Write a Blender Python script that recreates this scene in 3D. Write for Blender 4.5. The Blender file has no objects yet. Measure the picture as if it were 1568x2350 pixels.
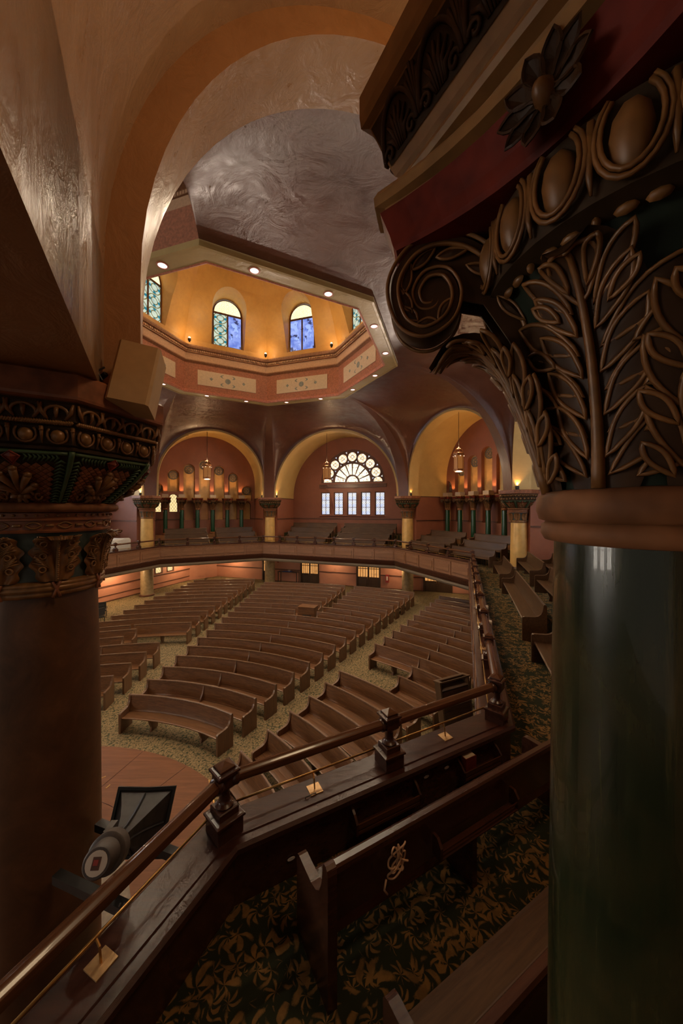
import bpy, bmesh, math, random
from mathutils import Vector, Matrix
random.seed(7)
PI = math.pi
R_ = math.radians
sc = bpy.context.scene
COL = sc.collection

# ------------------------------------------------------------------ camera
EYE = 6.8                                   # eye height above the main floor
cam_d = bpy.data.cameras.new('camera')
cam = bpy.data.objects.new('camera', cam_d); COL.objects.link(cam)
cam.location = (0, 0, EYE); cam.rotation_euler = (PI/2, 0, 0)
cam_d.sensor_fit = 'HORIZONTAL'; cam_d.sensor_width = 36.0
cam_d.lens = 36.0*790/1568
cam_d.shift_y = -7.0/1568
cam_d.clip_start = 0.02; cam_d.clip_end = 200
sc.camera = cam

# ------------------------------------------------------------------ world, exposure
w = bpy.data.worlds.new('world'); sc.world = w; w.use_nodes = True
w.node_tree.nodes['Background'].inputs[0].default_value = (1.0, 0.84, 0.68, 1)
w.node_tree.nodes['Background'].inputs[1].default_value = 0.09
sc.view_settings.view_transform = 'Standard'; sc.view_settings.look = 'None'
sc.view_settings.exposure = 1.1; sc.view_settings.gamma = 1.0
sc.view_settings.use_curve_mapping = False
sc.cycles.use_denoising = True
sc.cycles.max_bounces = 5; sc.cycles.diffuse_bounces = 4; sc.cycles.glossy_bounces = 2
sc.cycles.use_adaptive_sampling = True; sc.cycles.adaptive_threshold = 0.08; sc.cycles.adaptive_min_samples = 12
sc.cycles.transmission_bounces = 2; sc.cycles.transparent_max_bounces = 4
sc.cycles.caustics_reflective = False; sc.cycles.caustics_refractive = False
sc.cycles.sample_clamp_indirect = 3.0

def lamp(name, kind, loc, power, color=(1, .62, .3), radius=.08, target=None, size=None, spot=None, blend=.6, parent=None):
    d = bpy.data.lights.new(name, kind); d.energy = power; d.color = color
    if kind in ('POINT', 'SPOT'): d.shadow_soft_size = radius
    if kind == 'SPOT': d.spot_size = R_(spot or 80); d.spot_blend = blend
    if kind == 'AREA': d.shape = 'RECTANGLE'; d.size, d.size_y = size
    o = bpy.data.objects.new(name, d); COL.objects.link(o); o.location = loc
    if target is not None:
        o.rotation_euler = (Vector(target)-Vector(loc)).to_track_quat('-Z', 'Y').to_euler()
    return o

# ------------------------------------------------------------------ materials
MATS = {}
class NT:
    """small node-tree helper"""
    def __init__(s, name):
        s.m = bpy.data.materials.new(name); s.m.use_nodes = True
        s.t = s.m.node_tree; s.n = s.t.nodes; s.b = s.n['Principled BSDF']
        MATS[name] = s.m
    def node(s, kind, **kw):
        n = s.n.new(kind)
        for k, v in kw.items():
            if k.startswith('_'): setattr(n, k[1:], v)
        return n
    def link(s, a, b): s.t.links.new(a, b)
    def math(s, op, a, b=None, c=None):
        n = s.n.new('ShaderNodeMath'); n.operation = op
        for i, x in enumerate((a, b, c)):
            if x is None: continue
            if isinstance(x, (int, float)): n.inputs[i].default_value = x
            else: s.link(x, n.inputs[i])
        return n.outputs[0]
    def vmath(s, op, a, b=None):
        n = s.n.new('ShaderNodeVectorMath'); n.operation = op
        for i, x in enumerate((a, b)):
            if x is None: continue
            if isinstance(x, tuple): n.inputs[i].default_value = x
            else: s.link(x, n.inputs[i])
        return n
    def coord(s, kind='Object', scale=(1, 1, 1), rot=(0, 0, 0)):
        if kind == 'World':
            out = s.n.new('ShaderNodeNewGeometry').outputs['Position']
        else:
            out = s.n.new('ShaderNodeTexCoord').outputs[kind]
        mp = s.n.new('ShaderNodeMapping'); mp.inputs['Scale'].default_value = scale; mp.inputs['Rotation'].default_value = rot
        s.link(out, mp.inputs[0]); return mp.outputs[0]
    def noise(s, vec, scale=5, detail=4, rough=.6, dist=0):
        n = s.n.new('ShaderNodeTexNoise'); n.inputs['Scale'].default_value = scale
        n.inputs['Detail'].default_value = detail; n.inputs['Roughness'].default_value = rough
        n.inputs['Distortion'].default_value = dist
        s.link(vec, n.inputs['Vector']); return n.outputs['Fac']
    def ramp(s, fac, stops, interp='LINEAR'):
        r = s.n.new('ShaderNodeValToRGB'); r.color_ramp.interpolation = interp
        e = r.color_ramp.elements
        while len(e) < len(stops): e.new(.5)
        for i, (p, c) in enumerate(stops):
            e[i].position = p; e[i].color = (c[0], c[1], c[2], 1) if not isinstance(c, (int, float)) else (c, c, c, 1)
        s.link(fac, r.inputs[0]); return r.outputs[0]
    def mix(s, fac, a, b, mode='MIX'):
        n = s.n.new('ShaderNodeMix'); n.data_type = 'RGBA'; n.blend_type = mode
        for x, i in ((fac, 0), (a, 6), (b, 7)):
            if isinstance(x, (int, float)): n.inputs[i].default_value = x
            elif isinstance(x, tuple): n.inputs[i].default_value = (x[0], x[1], x[2], 1)
            else: s.link(x, n.inputs[i])
        return n.outputs[2]
    def bump(s, h, strength=.3, dist=.02):
        b = s.n.new('ShaderNodeBump'); b.inputs['Strength'].default_value = strength; b.inputs['Distance'].default_value = dist
        s.link(h, b.inputs['Height']); s.link(b.outputs[0], s.b.inputs['Normal'])
    def set(s, color=None, rough=None, metal=None, spec=None, coat=None, emit=None, estr=None):
        def p(k, v):
            i = s.b.inputs[k]
            if isinstance(v, (int, float)): i.default_value = v
            elif isinstance(v, tuple): i.default_value = (v[0], v[1], v[2], 1)
            else: s.link(v, i)
        if color is not None: p('Base Color', color)
        if rough is not None: p('Roughness', rough)
        if metal is not None: p('Metallic', metal)
        if spec is not None: p('Specular IOR Level', spec)
        if coat is not None: p('Coat Weight', coat)
        if emit is not None: p('Emission Color', emit)
        if estr is not None: p('Emission Strength', estr)
        return s

def plaster(name, c1, c2, rough=.5, scale=.9, bump=.25, stretch=(1, 1, 1), spec=.5):
    t = NT(name); v = t.coord('World', stretch)
    n1 = t.noise(v, scale, 4, .62); n2 = t.noise(v, scale*6, 3, .65)
    f = t.math('ADD', t.math('MULTIPLY', n1, .7), t.math('MULTIPLY', n2, .3))
    t.set(t.ramp(f, [(.32, c1), (.68, c2)]), None, spec=spec)
    t.set(rough=t.ramp(n2, [(.3, rough-.1), (.7, rough+.12)]))
    t.bump(t.noise(v, scale*3.5, 5, .62, 1.2), bump, .07)
    return t.m
def flat(name, c, rough=.5, metal=0, spec=.5, var=.25, scale=12, bump=0, **kw):
    t = NT(name); v = t.coord('Object')
    n = t.noise(v, scale, 2, .6)
    lo = tuple(x*(1-var) for x in c); hi = tuple(min(1, x*(1+var)) for x in c)
    t.set(t.ramp(n, [(.3, lo), (.7, hi)]), rough, metal, spec, **kw)
    if bump: t.bump(n, bump, .01)
    return t.m
def wood(name, c1, c2, rough=.35, scale=1.0, axis=0, coat=.0, spec=.5, world=False):
    t = NT(name)
    st = [14, 14, 14]; st[axis] = 1.0
    v = t.coord('World' if world else 'Object', tuple(x*scale for x in st))
    n1 = t.noise(v, 1.6, 4, .65, .6)
    f = n1
    t.set(t.ramp(f, [(.3, c1), (.7, c2)]), rough, coat=coat, spec=spec)
    return t.m

plaster('plaster_dome', (.085, .028, .016), (.165, .058, .031), .40, .35, .32, (1, 1, .6), spec=.6)
plaster('plaster_ochre', (.45, .295, .105), (.56, .375, .145), .5, .6, .2)
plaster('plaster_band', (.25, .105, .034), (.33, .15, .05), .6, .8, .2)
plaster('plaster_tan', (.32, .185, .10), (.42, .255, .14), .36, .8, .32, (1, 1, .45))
plaster('plaster_red', (.24, .08, .045), (.31, .11, .06), .55, .8, .12)
plaster('plaster_wall', (.19, .066, .038), (.24, .086, .05), .55, .8, .12)
plaster('plaster_pink', (.42, .18, .115), (.50, .225, .145), .5, .8, .08)
plaster('plaster_gold', (.50, .26, .065), (.66, .36, .10), .42, .7, .3)
plaster('plaster_rim', (.42, .29, .11), (.54, .375, .15), .4, .6, .25)
plaster('plaster_soffit', (.26, .21, .15), (.32, .26, .19), .5, .6, .1)
plaster('plaster_grey', (.33, .24, .17), (.40, .30, .215), .5, 1.2, .1)
plaster('plaster_brown', (.25, .11, .04), (.33, .15, .055), .55, .8, .15)
flat('platform_beige', (.17, .12, .075), .6)
flat('platform_pink', (.22, .10, .055), .6)
flat('drum_red', (.42, .155, .085), .5)
flat('drum_coral', (.55, .20, .12), .45)
flat('drum_cream', (.66, .52, .36), .5, var=.08)
flat('cornice_cream', (.60, .36, .22), .45, var=.1)
flat('cornice_brown', (.30, .14, .07), .5)
flat('stencil_blue', (.26, .28, .25), .6)
flat('niche_ochre', (.46, .26, .085), .5, var=.12, scale=3)
flat('rosette', (.16, .125, .095), .6)
wood('wood_pew', (.085, .034, .013), (.20, .088, .034), .36, 1.0, 0)
wood('wood_pew_end', (.10, .047, .021), (.18, .088, .041), .36, 1.0, 2)
wood('wood_gallery', (.050, .025, .012), (.098, .050, .024), .36, 1.0, 0, spec=.35)
wood('wood_dark', (.036, .012, .007), (.068, .024, .013), .27, 1.0, 0, coat=.12)
wood('wood_rail', (.065, .024, .010), (.12, .046, .019), .22, 1.0, 0, coat=.25)
wood('wood_ledge', (.034, .011, .007), (.062, .021, .012), .30, 1.0, 0, spec=.30)
t_ = MATS['wood_ledge']; _n = t_.node_tree.nodes.new('ShaderNodeTexNoise'); _n.inputs['Scale'].default_value = 22; _n.inputs['Detail'].default_value = 4; _n.inputs['Roughness'].default_value = .7
_b = t_.node_tree.nodes.new('ShaderNodeBump'); _b.inputs['Strength'].default_value = .35; _b.inputs['Distance'].default_value = .006
t_.node_tree.links.new(_n.outputs['Fac'], _b.inputs['Height']); t_.node_tree.links.new(_b.outputs[0], t_.node_tree.nodes['Principled BSDF'].inputs['Normal'])
wood('wood_fascia', (.17, .078, .04), (.27, .13, .068), .42, .7, 0)
wood('wood_stage', (.13, .050, .021), (.20, .080, .034), .5, .5, 0, spec=.15)
wood('wood_door', (.045, .022, .012), (.075, .04, .02), .4, 1.0, 2)
flat('trim_dark', (.10, .04, .024), .45)
flat('brass', (.50, .28, .09), .3, .85)
flat('brass_plate', (.55, .34, .16), .4, .5)
flat('black_iron', (.012, .011, .010), .5, .2)
flat('black_plastic', (.022, .020, .020), .55)
flat('grey_plastic', (.07, .058, .055), .5)
flat('white_cloth', (.55, .53, .50), .8, var=.06)
flat('speaker_tan', (.45, .29, .14), .6, var=.05)
flat('paper_cream', (.6, .5, .36), .7, var=.08)
flat('book_red', (.16, .018, .012), .5)
flat('rope', (.55, .34, .20), .8)
flat('label_white', (.62, .56, .50), .6, var=.05)
flat('label_red', (.35, .05, .04), .6)
flat('chair_black', (.02, .018, .016), .6)
flat('gold_shaft', (.66, .40, .13), .36, .15, var=.12, scale=2.5)
flat('olive_shaft', (.30, .215, .115), .38, .1, var=.2, scale=5)
flat('red_brown', (.22, .075, .03), .45, var=.3, scale=8)
flat('capital_gold', (.22, .105, .034), .38, .15, var=.3)
flat('capital_dark', (.04, .022, .010), .6, spec=.2)
flat('capital_green', (.045, .085, .035), .45)
flat('capital_red', (.20, .03, .015), .45)
flat('capital_blue', (.055, .075, .07), .5)
flat('leaf_brown', (.040, .017, .006), .5, spec=.22, var=.3)
flat('leaf_gold', (.165, .070, .018), .45, .05, var=.3)
flat('bell_green', (.012, .017, .010), .6, spec=.2)
flat('abacus_red', (.115, .014, .007), .6, spec=.12, var=.4, scale=9, bump=.2)
flat('ochre_wood', (.235, .118, .036), .55, var=.2)
flat('astragal', (.20, .082, .034), .62, spec=.2, var=.35, scale=9, bump=.2)
flat('lamp_copper', (.30, .14, .07), .35, .7)
flat('red_box', (.30, .03, .03), .5)
flat('blue_cloth', (.05, .08, .28), .7)

# left column shaft: brown marbled paint
t = NT('shaft_brown'); v = t.coord('Object')
n = t.noise(v, 2.2, 8, .68, 1.0); n2 = t.noise(v, 9, 5, .65)
t.set(t.mix(t.ramp(n2, [(.35, .0), (.75, .7)]), t.ramp(n, [(.3, (.055, .022, .008)), (.55, (.115, .047, .018)), (.75, (.16, .07, .03))]), (.07, .03, .012)), .45)
t.bump(n2, .15, .01)
# green scagliola
t = NT('green_marble'); v = t.coord('Object', (9, 9, .35))
n = t.noise(v, 2.2, 8, .7, .6); n2 = t.noise(t.coord('Object', (1, 1, .6)), 3, 5, .6, 1)
t.set(t.mix(t.ramp(n2, [(.42, 0.), (.72, .75)]), t.ramp(n, [(.3, (.006, .010, .004)), (.52, (.016, .022, .008)), (.72, (.075, .062, .02))]), (.055, .042, .015)), .24, coat=.35)
t.bump(n, .18, .006)
t = NT('green_gloss'); t.set((.012, .055, .024), .25, coat=.3)

# carpet: dark green ground with tan scrolling fronds
def carpet(name, scale, ground, leaf1, leaf2, fuzzy=1.0, cover=0.0):
    t = NT(name); pos = t.coord('World')
    warp = t.n.new('ShaderNodeTexNoise'); warp.inputs['Scale'].default_value = 1.3*scale; warp.inputs['Detail'].default_value = 2
    t.link(pos, warp.inputs['Vector'])
    wv = t.vmath('SCALE', t.vmath('SUBTRACT', warp.outputs['Color'], (.5, .5, .5)).outputs[0]); wv.inputs['Scale'].default_value = .35/scale
    p2 = t.vmath('ADD', pos, wv.outputs[0]).outputs[0]
    masks = []
    for off, arms, spin, sc_ in (((0, 0, 0), 5, 9, 1.0), ((3.7, 1.9, 0), 7, -13, 1.35)):
        pp = t.vmath('ADD', p2, off).outputs[0]
        fl = t.vmath('MULTIPLY', pp, (1, 1, 0)).outputs[0]
        vo = t.n.new('ShaderNodeTexVoronoi'); vo.inputs['Scale'].default_value = scale*sc_; vo.inputs['Randomness'].default_value = .75
        t.link(fl, vo.inputs['Vector'])
        loc = t.vmath('SUBTRACT', fl, vo.outputs['Position']).outputs[0]
        sep = t.n.new('ShaderNodeSeparateXYZ'); t.link(loc, sep.inputs[0])
        ang = t.math('ARCTAN2', sep.outputs[1], sep.outputs[0])
        r = vo.outputs['Distance']
        ph = t.math('ADD', t.math('MULTIPLY', ang, arms), t.math('MULTIPLY', r, spin))
        rnd = t.n.new('ShaderNodeSeparateColor'); t.link(vo.outputs['Color'], rnd.inputs[0])
        ph = t.math('ADD', ph, t.math('MULTIPLY', rnd.outputs[0], 6.28))
        frond = t.math('SINE', ph)
        side = t.math('SINE', t.math('ADD', t.math('MULTIPLY', ang, 1.0), t.math('MULTIPLY', rnd.outputs[1], 6.28)))   # fronds on one side of a scroll
        ring = t.math('SUBTRACT', 1.0, t.math('MULTIPLY', t.math('ABSOLUTE', t.math('SUBTRACT', r, .36)), 2.6))
        masks.append(t.math('ADD', t.math('MULTIPLY', frond, .5), t.math('ADD', t.math('MULTIPLY', side, .35), t.math('SUBTRACT', ring, .72))))
    m = t.math('MAXIMUM', masks[0], t.math('SUBTRACT', masks[1], .12))
    fine = t.noise(pos, 40*scale, 3, .6)
    m = t.math('ADD', m, t.math('MULTIPLY', t.math('SUBTRACT', fine, .5), .5))
    m = t.math('ADD', m, cover)
    n = t.noise(pos, 2.2*scale, 3, .6)
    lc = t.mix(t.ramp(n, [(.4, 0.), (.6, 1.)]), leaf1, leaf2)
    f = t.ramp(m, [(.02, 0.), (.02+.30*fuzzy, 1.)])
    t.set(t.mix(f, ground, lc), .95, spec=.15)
    return t.m
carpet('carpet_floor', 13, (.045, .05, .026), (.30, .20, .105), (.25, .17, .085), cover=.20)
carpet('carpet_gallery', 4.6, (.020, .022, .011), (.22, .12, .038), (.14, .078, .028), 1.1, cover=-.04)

# leaded glass, lit from behind by daylight
def glass(name, base, accent, bars, strength, kind='circles', scale=6.0, tint2=None):
    t = NT(name); v = t.coord('Object')
    if kind == 'circles':
        sep = t.n.new('ShaderNodeSeparateXYZ'); t.link(v, sep.inputs[0])
        u = t.math('SUBTRACT', t.math('FRACT', t.math('MULTIPLY', sep.outputs[0], scale)), .5)
        q = t.math('SUBTRACT', t.math('FRACT', t.math('MULTIPLY', sep.outputs[2], scale*1.2)), .5)
        d = t.math('SQRT', t.math('ADD', t.math('MULTIPLY', u, u), t.math('MULTIPLY', q, q)))
        ang = t.math('ARCTAN2', q, u)
        ring = t.math('MINIMUM', t.math('ABSOLUTE', t.math('SUBTRACT', d, .46)), t.math('ABSOLUTE', t.math('SUBTRACT', d, .24)))
        lead = t.math('LESS_THAN', ring, .028)
        acc = t.math('MULTIPLY', t.math('GREATER_THAN', t.math('COSINE', t.math('MULTIPLY', ang, 4)), .45), t.math('MULTIPLY', t.math('GREATER_THAN', d, .25), t.math('LESS_THAN', d, .46)))
    elif kind == 'diamond':
        sep = t.n.new('ShaderNodeSeparateXYZ'); t.link(v, sep.inputs[0])
        a = t.math('SINE', t.math('MULTIPLY', t.math('ADD', sep.outputs[0], t.math('MULTIPLY', sep.outputs[2], .7)), scale*3))
        b = t.math('SINE', t.math('MULTIPLY', t.math('SUBTRACT', sep.outputs[0], t.math('MULTIPLY', sep.outputs[2], .7)), scale*3))
        lead = t.math('GREATER_THAN', t.math('MAXIMUM', a, b), .90)
        acc = t.math('GREATER_THAN', t.math('MULTIPLY', a, b), .35)
    else:
        lead = t.math('GREATER_THAN', t.noise(v, scale, 3, .6), .60)
        acc = t.math('GREATER_THAN', t.noise(v, scale*.6, 2, .6), .56)
    n = t.noise(v, 2.0, 3, .6)
    c = t.mix(t.ramp(n, [(.35, 0.), (.65, 1.)]), base, tint2 or base)
    c = t.mix(acc, c, accent); c = t.mix(lead, c, bars)
    t.set((.02, .02, .02), .25, emit=c, estr=strength)
    return t.m
glass('glass_window', (.95, .88, .62), (.66, .74, 1.0), (.28, .24, .22), .55, 'diamond', 13, (.50, .62, 1.0))
glass('glass_rose', (1.0, .84, .58), (.95, .55, .22), (.32, .19, .09), .66, 'circles', 2.4, (1.0, .92, .78))
glass('glass_fan', (1.0, .86, .58), (1.0, .95, .82), (.30, .18, .08), .68, 'noise', 6.0, (.95, .82, .62))
glass('glass_teal', (.50, .58, .46), (.0, .15, .22), (.13, .10, .02), .62, 'circles', 1.136, (.30, .40, .36))
glass('glass_yellow', (1.0, .88, .42), (1.0, .95, .72), (.55, .38, .08), .75, 'circles', 3.4, (1.0, .9, .55))
glass('glass_blue', (.10, .17, .55), (.30, .42, .80), (.03, .04, .12), .6, 'noise', 2.4, (.30, .40, .80))
glass('glass_cyan', (.02, .42, .62), (.02, .50, .70), (.02, .34, .50), .5, 'noise', 8.0)
glass('glass_amber', (1.0, .74, .32), (1.0, .82, .45), (.42, .25, .06), .5, 'diamond', 9.0, (1.0, .80, .42))
glass('glass_door', (.75, .34, .10), (.70, .30, .08), (.55, .24, .07), .45, 'noise', 2.0)
def emitter(name, c, s):
    t = NT(name); t.set((.05, .04, .03), .4, emit=c, estr=s); return t.m
emitter('bulb_warm', (1.0, .66, .36), 3.5)
glass('glass_side_fill', (.92, .95, 1.0), (.80, .88, 1.0), (.3, .3, .3), 5.0, 'diamond', 5.5)
glass('glass_side_fill_dim', (.92, .95, 1.0), (.80, .88, 1.0), (.3, .3, .3), 2.5, 'diamond', 5.5)
glass('glass_stage_fill', (1.0, .93, .82), (1.0, .90, .75), (.4, .3, .2), 7.0, 'diamond', 5.5)
emitter('bulb_pink', (1.0, .72, .60), 1.2)
emitter('lantern_glass', (.70, .24, .05), .16)
emitter('lantern_bottom', (1.0, .62, .42), 1.2)
# ------------------------------------------------------------------ mesh helpers
from mathutils.geometry import tessellate_polygon
class MB:
    """collects geometry, then links it as one mesh object"""
    def __init__(s): s.v = []; s.f = []
    def add(s, vs, fs):
        o = len(s.v); s.v += [tuple(p) for p in vs]; s.f += [tuple(i+o for i in q) for q in fs]; return s
    def box(s, c, d, rz=0, M=None):
        x, y, z = d[0]/2, d[1]/2, d[2]/2
        vs = [(-x,-y,-z),(x,-y,-z),(x,y,-z),(-x,y,-z),(-x,-y,z),(x,-y,z),(x,y,z),(-x,y,z)]
        ca, sa = math.cos(rz), math.sin(rz)
        vs = [(c[0]+p[0]*ca-p[1]*sa, c[1]+p[0]*sa+p[1]*ca, c[2]+p[2]) for p in vs]
        if M: vs = [M(*p) for p in vs]
        return s.add(vs, [(0,3,2,1),(4,5,6,7),(0,1,5,4),(1,2,6,5),(2,3,7,6),(3,0,4,7)])
    def loft(s, rings, closed=True, cap0=True, cap1=True):
        n = len(rings[0]); o = len(s.v)
        for r in rings: s.v += [tuple(p) for p in r]
        m = n if closed else n-1
        for i in range(len(rings)-1):
            for j in range(m):
                a = o+i*n+j; b = o+i*n+(j+1) % n
                s.f.append((a, b, b+n, a+n))
        if cap0 and closed: s.f.append(tuple(o+n-1-j for j in range(n)))
        if cap1 and closed: s.f.append(tuple(o+(len(rings)-1)*n+j for j in range(n)))
        return s
    def lathe(s, prof, n=32, c=(0, 0, 0), a0=0, a1=2*PI, cap=True, ang=0):
        full = abs(a1-a0-2*PI) < 1e-6
        m = n if full else n+1
        rings = [[(c[0]+r*math.cos(a0+ang+(a1-a0)*j/n), c[1]+r*math.sin(a0+ang+(a1-a0)*j/n), c[2]+z) for j in range(m)] for r, z in prof]
        return s.loft(rings, full, cap, cap)
    def tube(s, path, r, n=8, closed=False, flat=1.0):
        P = [Vector(p) for p in path]; N = len(P); rings = []
        up = Vector((0, 0, 1)); prev = None
        for i in range(N):
            if closed: t = P[(i+1) % N]-P[i-1]
            else: t = P[min(i+1, N-1)]-P[max(i-1, 0)]
            if t.length < 1e-9: t = Vector((1, 0, 0))
            t.normalize()
            if prev is None:
                a = t.cross(up)
                if a.length < .05: a = t.cross(Vector((1, 0, 0)))
                a.normalize()
            else:
                a = prev-t*prev.dot(t)
                if a.length < 1e-6: a = t.cross(up)
                a.normalize()
            prev = a; b = t.cross(a)
            rr = r[i] if isinstance(r, (list, tuple)) else r
            rings.append([P[i]+a*(rr*math.cos(2*PI*j/n))+b*(rr*flat*math.sin(2*PI*j/n)) for j in range(n)])
        if closed: rings.append(rings[0]); return s.loft(rings, True, False, False)
        return s.loft(rings)
    def grid(s, fn, nu, nv):
        o = len(s.v)
        for i in range(nu+1):
            for j in range(nv+1): s.v.append(tuple(fn(i/nu, j/nv)))
        for i in range(nu):
            for j in range(nv):
                a = o+i*(nv+1)+j; s.f.append((a, a+nv+1, a+nv+2, a+1))
        return s
    def prism(s, poly, z0, z1, M=None):
        """poly in xy, extruded z0..z1 (M maps (x,y,z) to its place)"""
        M = M or (lambda x, y, z: (x, y, z))
        n = len(poly)
        tri = tessellate_polygon([[Vector((p[0], p[1], 0)) for p in poly]])
        o = len(s.v)
        s.v += [tuple(M(p[0], p[1], z0)) for p in poly]+[tuple(M(p[0], p[1], z1)) for p in poly]
        for a, b, c in tri: s.f.append((o+a, o+b, o+c)); s.f.append((o+n+c, o+n+b, o+n+a))
        for j in range(n):
            k = (j+1) % n; s.f.append((o+j, o+k, o+n+k, o+n+j))
        return s
    def holed(s, outer, holes, M, depth=0.0, back=False, edge=True, reveal=None):
        """flat panel in (x,z) with holes, M(x,y,z); reveals go from y=0 to y=depth"""
        loops = [outer]+holes
        tri = tessellate_polygon([[Vector((p[0], p[1], 0)) for p in L] for L in loops])
        flatp = [p for L in loops for p in L]; o = len(s.v); n = len(flatp)
        s.v += [tuple(M(p[0], 0, p[1])) for p in flatp]
        for t3 in tri: s.f.append(tuple(o+i for i in t3))
        if depth:
            o2 = len(s.v); s.v += [tuple(M(p[0], depth, p[1])) for p in flatp]
            if back:
                for t3 in tri: s.f.append(tuple(o2+i for i in reversed(t3)))
            k = 0
            for li, L in enumerate(loops):
                m = len(L)
                if li or edge:
                    for j in range(m):
                        a = k+j; b = k+(j+1) % m
                        s.f.append((o+a, o+b, o2+b, o2+a))
                k += m
        return s
    def build(s, name, mat, parent=None, smooth=False, loc=None, rz=0, fix=True, angle=None):
        me = bpy.data.meshes.new(name); me.from_pydata(s.v, [], s.f)
        if fix:
            bm = bmesh.new(); bm.from_mesh(me)
            bmesh.ops.remove_doubles(bm, verts=bm.verts, dist=1e-5)
            bmesh.ops.recalc_face_normals(bm, faces=bm.faces)
            bm.to_mesh(me); bm.free()
        if smooth:
            me.polygons.foreach_set('use_smooth', [True]*len(me.polygons))
            if angle:
                try: me.set_sharp_from_angle(angle=R_(angle))
                except Exception: pass
        me.materials.append(MATS[mat] if isinstance(mat, str) else mat)
        o = bpy.data.objects.new(name, me); COL.objects.link(o)
        if parent is not None: o.parent = parent
        if loc is not None: o.location = loc
        if rz: o.rotation_euler = (0, 0, rz)
        return o
def empty(name, loc=(0, 0, 0), rz=0, parent=None):
    o = bpy.data.objects.new(name, None); COL.objects.link(o); o.empty_display_size = .1
    o.location = loc; o.rotation_euler = (0, 0, rz)
    if parent is not None: o.parent = parent
    return o
def tag(o, label=None, cat=None, group=None, kind=None):
    if label: o['label'] = label
    if cat: o['category'] = cat
    if group: o['group'] = group
    if kind: o['kind'] = kind
    return o
def struct(o, label=None):
    o['kind'] = 'structure'
    if label: o['label'] = label
    return o
def copy_tree(o, parent=None):
    c = o.copy(); COL.objects.link(c)
    if parent is not None: c.parent = parent
    for ch in list(o.children): copy_tree(ch, c)
    return c
def clone(o, parent, loc=None, rot=None, scale=None):
    c = o.copy(); COL.objects.link(c); c.parent = parent
    if loc is not None: c.location = loc
    if rot is not None: c.rotation_euler = rot
    if scale is not None: c.scale = scale
    return c
ORD = ['first','second','third','fourth','fifth','sixth','seventh','eighth','ninth','tenth','eleventh','twelfth','thirteenth','fourteenth','fifteenth','sixteenth','seventeenth','eighteenth','nineteenth','twentieth','twenty-first','twenty-second']
def arc_pts(cx, cz, r, a0, a1, n):
    return [(cx+r*math.cos(a0+(a1-a0)*i/n), cz+r*math.sin(a0+(a1-a0)*i/n)) for i in range(n+1)]
def smoothstep(a, b, x):
    t = min(1, max(0, (x-a)/(b-a))); return t*t*(3-2*t)
def interp(tab, x):
    if x <= tab[0][0]: return tab[0][1]
    for (a, p), (b, q) in zip(tab, tab[1:]):
        if x <= b: return p+(q-p)*(x-a)/(b-a)
    return tab[-1][1]

# ------------------------------------------------------------------ plan of the church (metres, camera above the origin)
TH = R_(72.3)
OX, OY = -4.5, 16.7
COLS = {'c1': (-2.76, 3.18), 'c6': (6.02, 8.04), 'c5': (9.61, 18.6), 'c4': (5.21, 27.12),
        'c3': (-6.41, 30.82), 'c2': (-14.93, 26.41), 'c8': (-18.6, 14.8), 'c7': (-14.2, 6.28)}
ARCH_W = .88; BAND = .28; ZS = EYE+1.0      # arch thickness, step of the bay vault, top of the abacus
class Side:
    def __init__(s, a, b, crown, depth, key):
        s.key = key
        A = Vector(COLS[a]); B = Vector(COLS[b]); s.M = (A+B)/2
        n = s.M-Vector((OX, OY)); T = (B-A).normalized(); N = Vector((T.y, -T.x))
        if N.dot(n) < 0: N = -N; T = -T
        T = Vector((N.y, -N.x))*1.0
        # local frame: x = T', y = N (outward)
        s.N = N; s.T = T; s.rz = math.atan2(T.y, T.x)
        s.half = (B-A).length/2; s.R = s.half-.79; s.z0 = EYE+crown-s.R; s.depth = depth
        s.loc = (s.M.x, s.M.y, 0)
    def W(s, x, y, z): return (s.M.x+s.T.x*x+s.N.x*y, s.M.y+s.T.y*x+s.N.y*y, z)
SF = Side('c3', 'c4', 6.5, 3.8, 'far')
SRD = Side('c4', 'c5', 6.4, 3.6, 'right_diagonal')
SR = Side('c5', 'c6', 6.5, 3.8, 'right')
SN = Side('c6', 'c1', 6.35, 5.6, 'near')
SLD = Side('c2', 'c3', 6.4, 3.6, 'left_diagonal')
SL = Side('c8', 'c2', 6.5, 3.8, 'left')
SIDES = [SF, SRD, SR, SN, SLD, SL]
# ------------------------------------------------------------------ lantern (octagonal opening in the dome)
H = EYE+7.2; LR1 = 6.63; LR2 = 7.36
def oct_pt(k, r, z=0): a = TH+PI/8+k*PI/4; return Vector((OX+r*math.cos(a), OY+r*math.sin(a), z))
def lantern_edge(S):
    """the two vertices of the outer rim that face side S, ordered with S's local x"""
    c = Vector((OX, OY))
    ks = sorted(range(8), key=lambda k: -((oct_pt(k, 1).xy-c).dot(S.N)))[:2]
    ks.sort(key=lambda k: (oct_pt(k, 1).xy-c).dot(S.T))
    return oct_pt(ks[0], LR2, H+.16), oct_pt(ks[1], LR2, H+.16)

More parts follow.
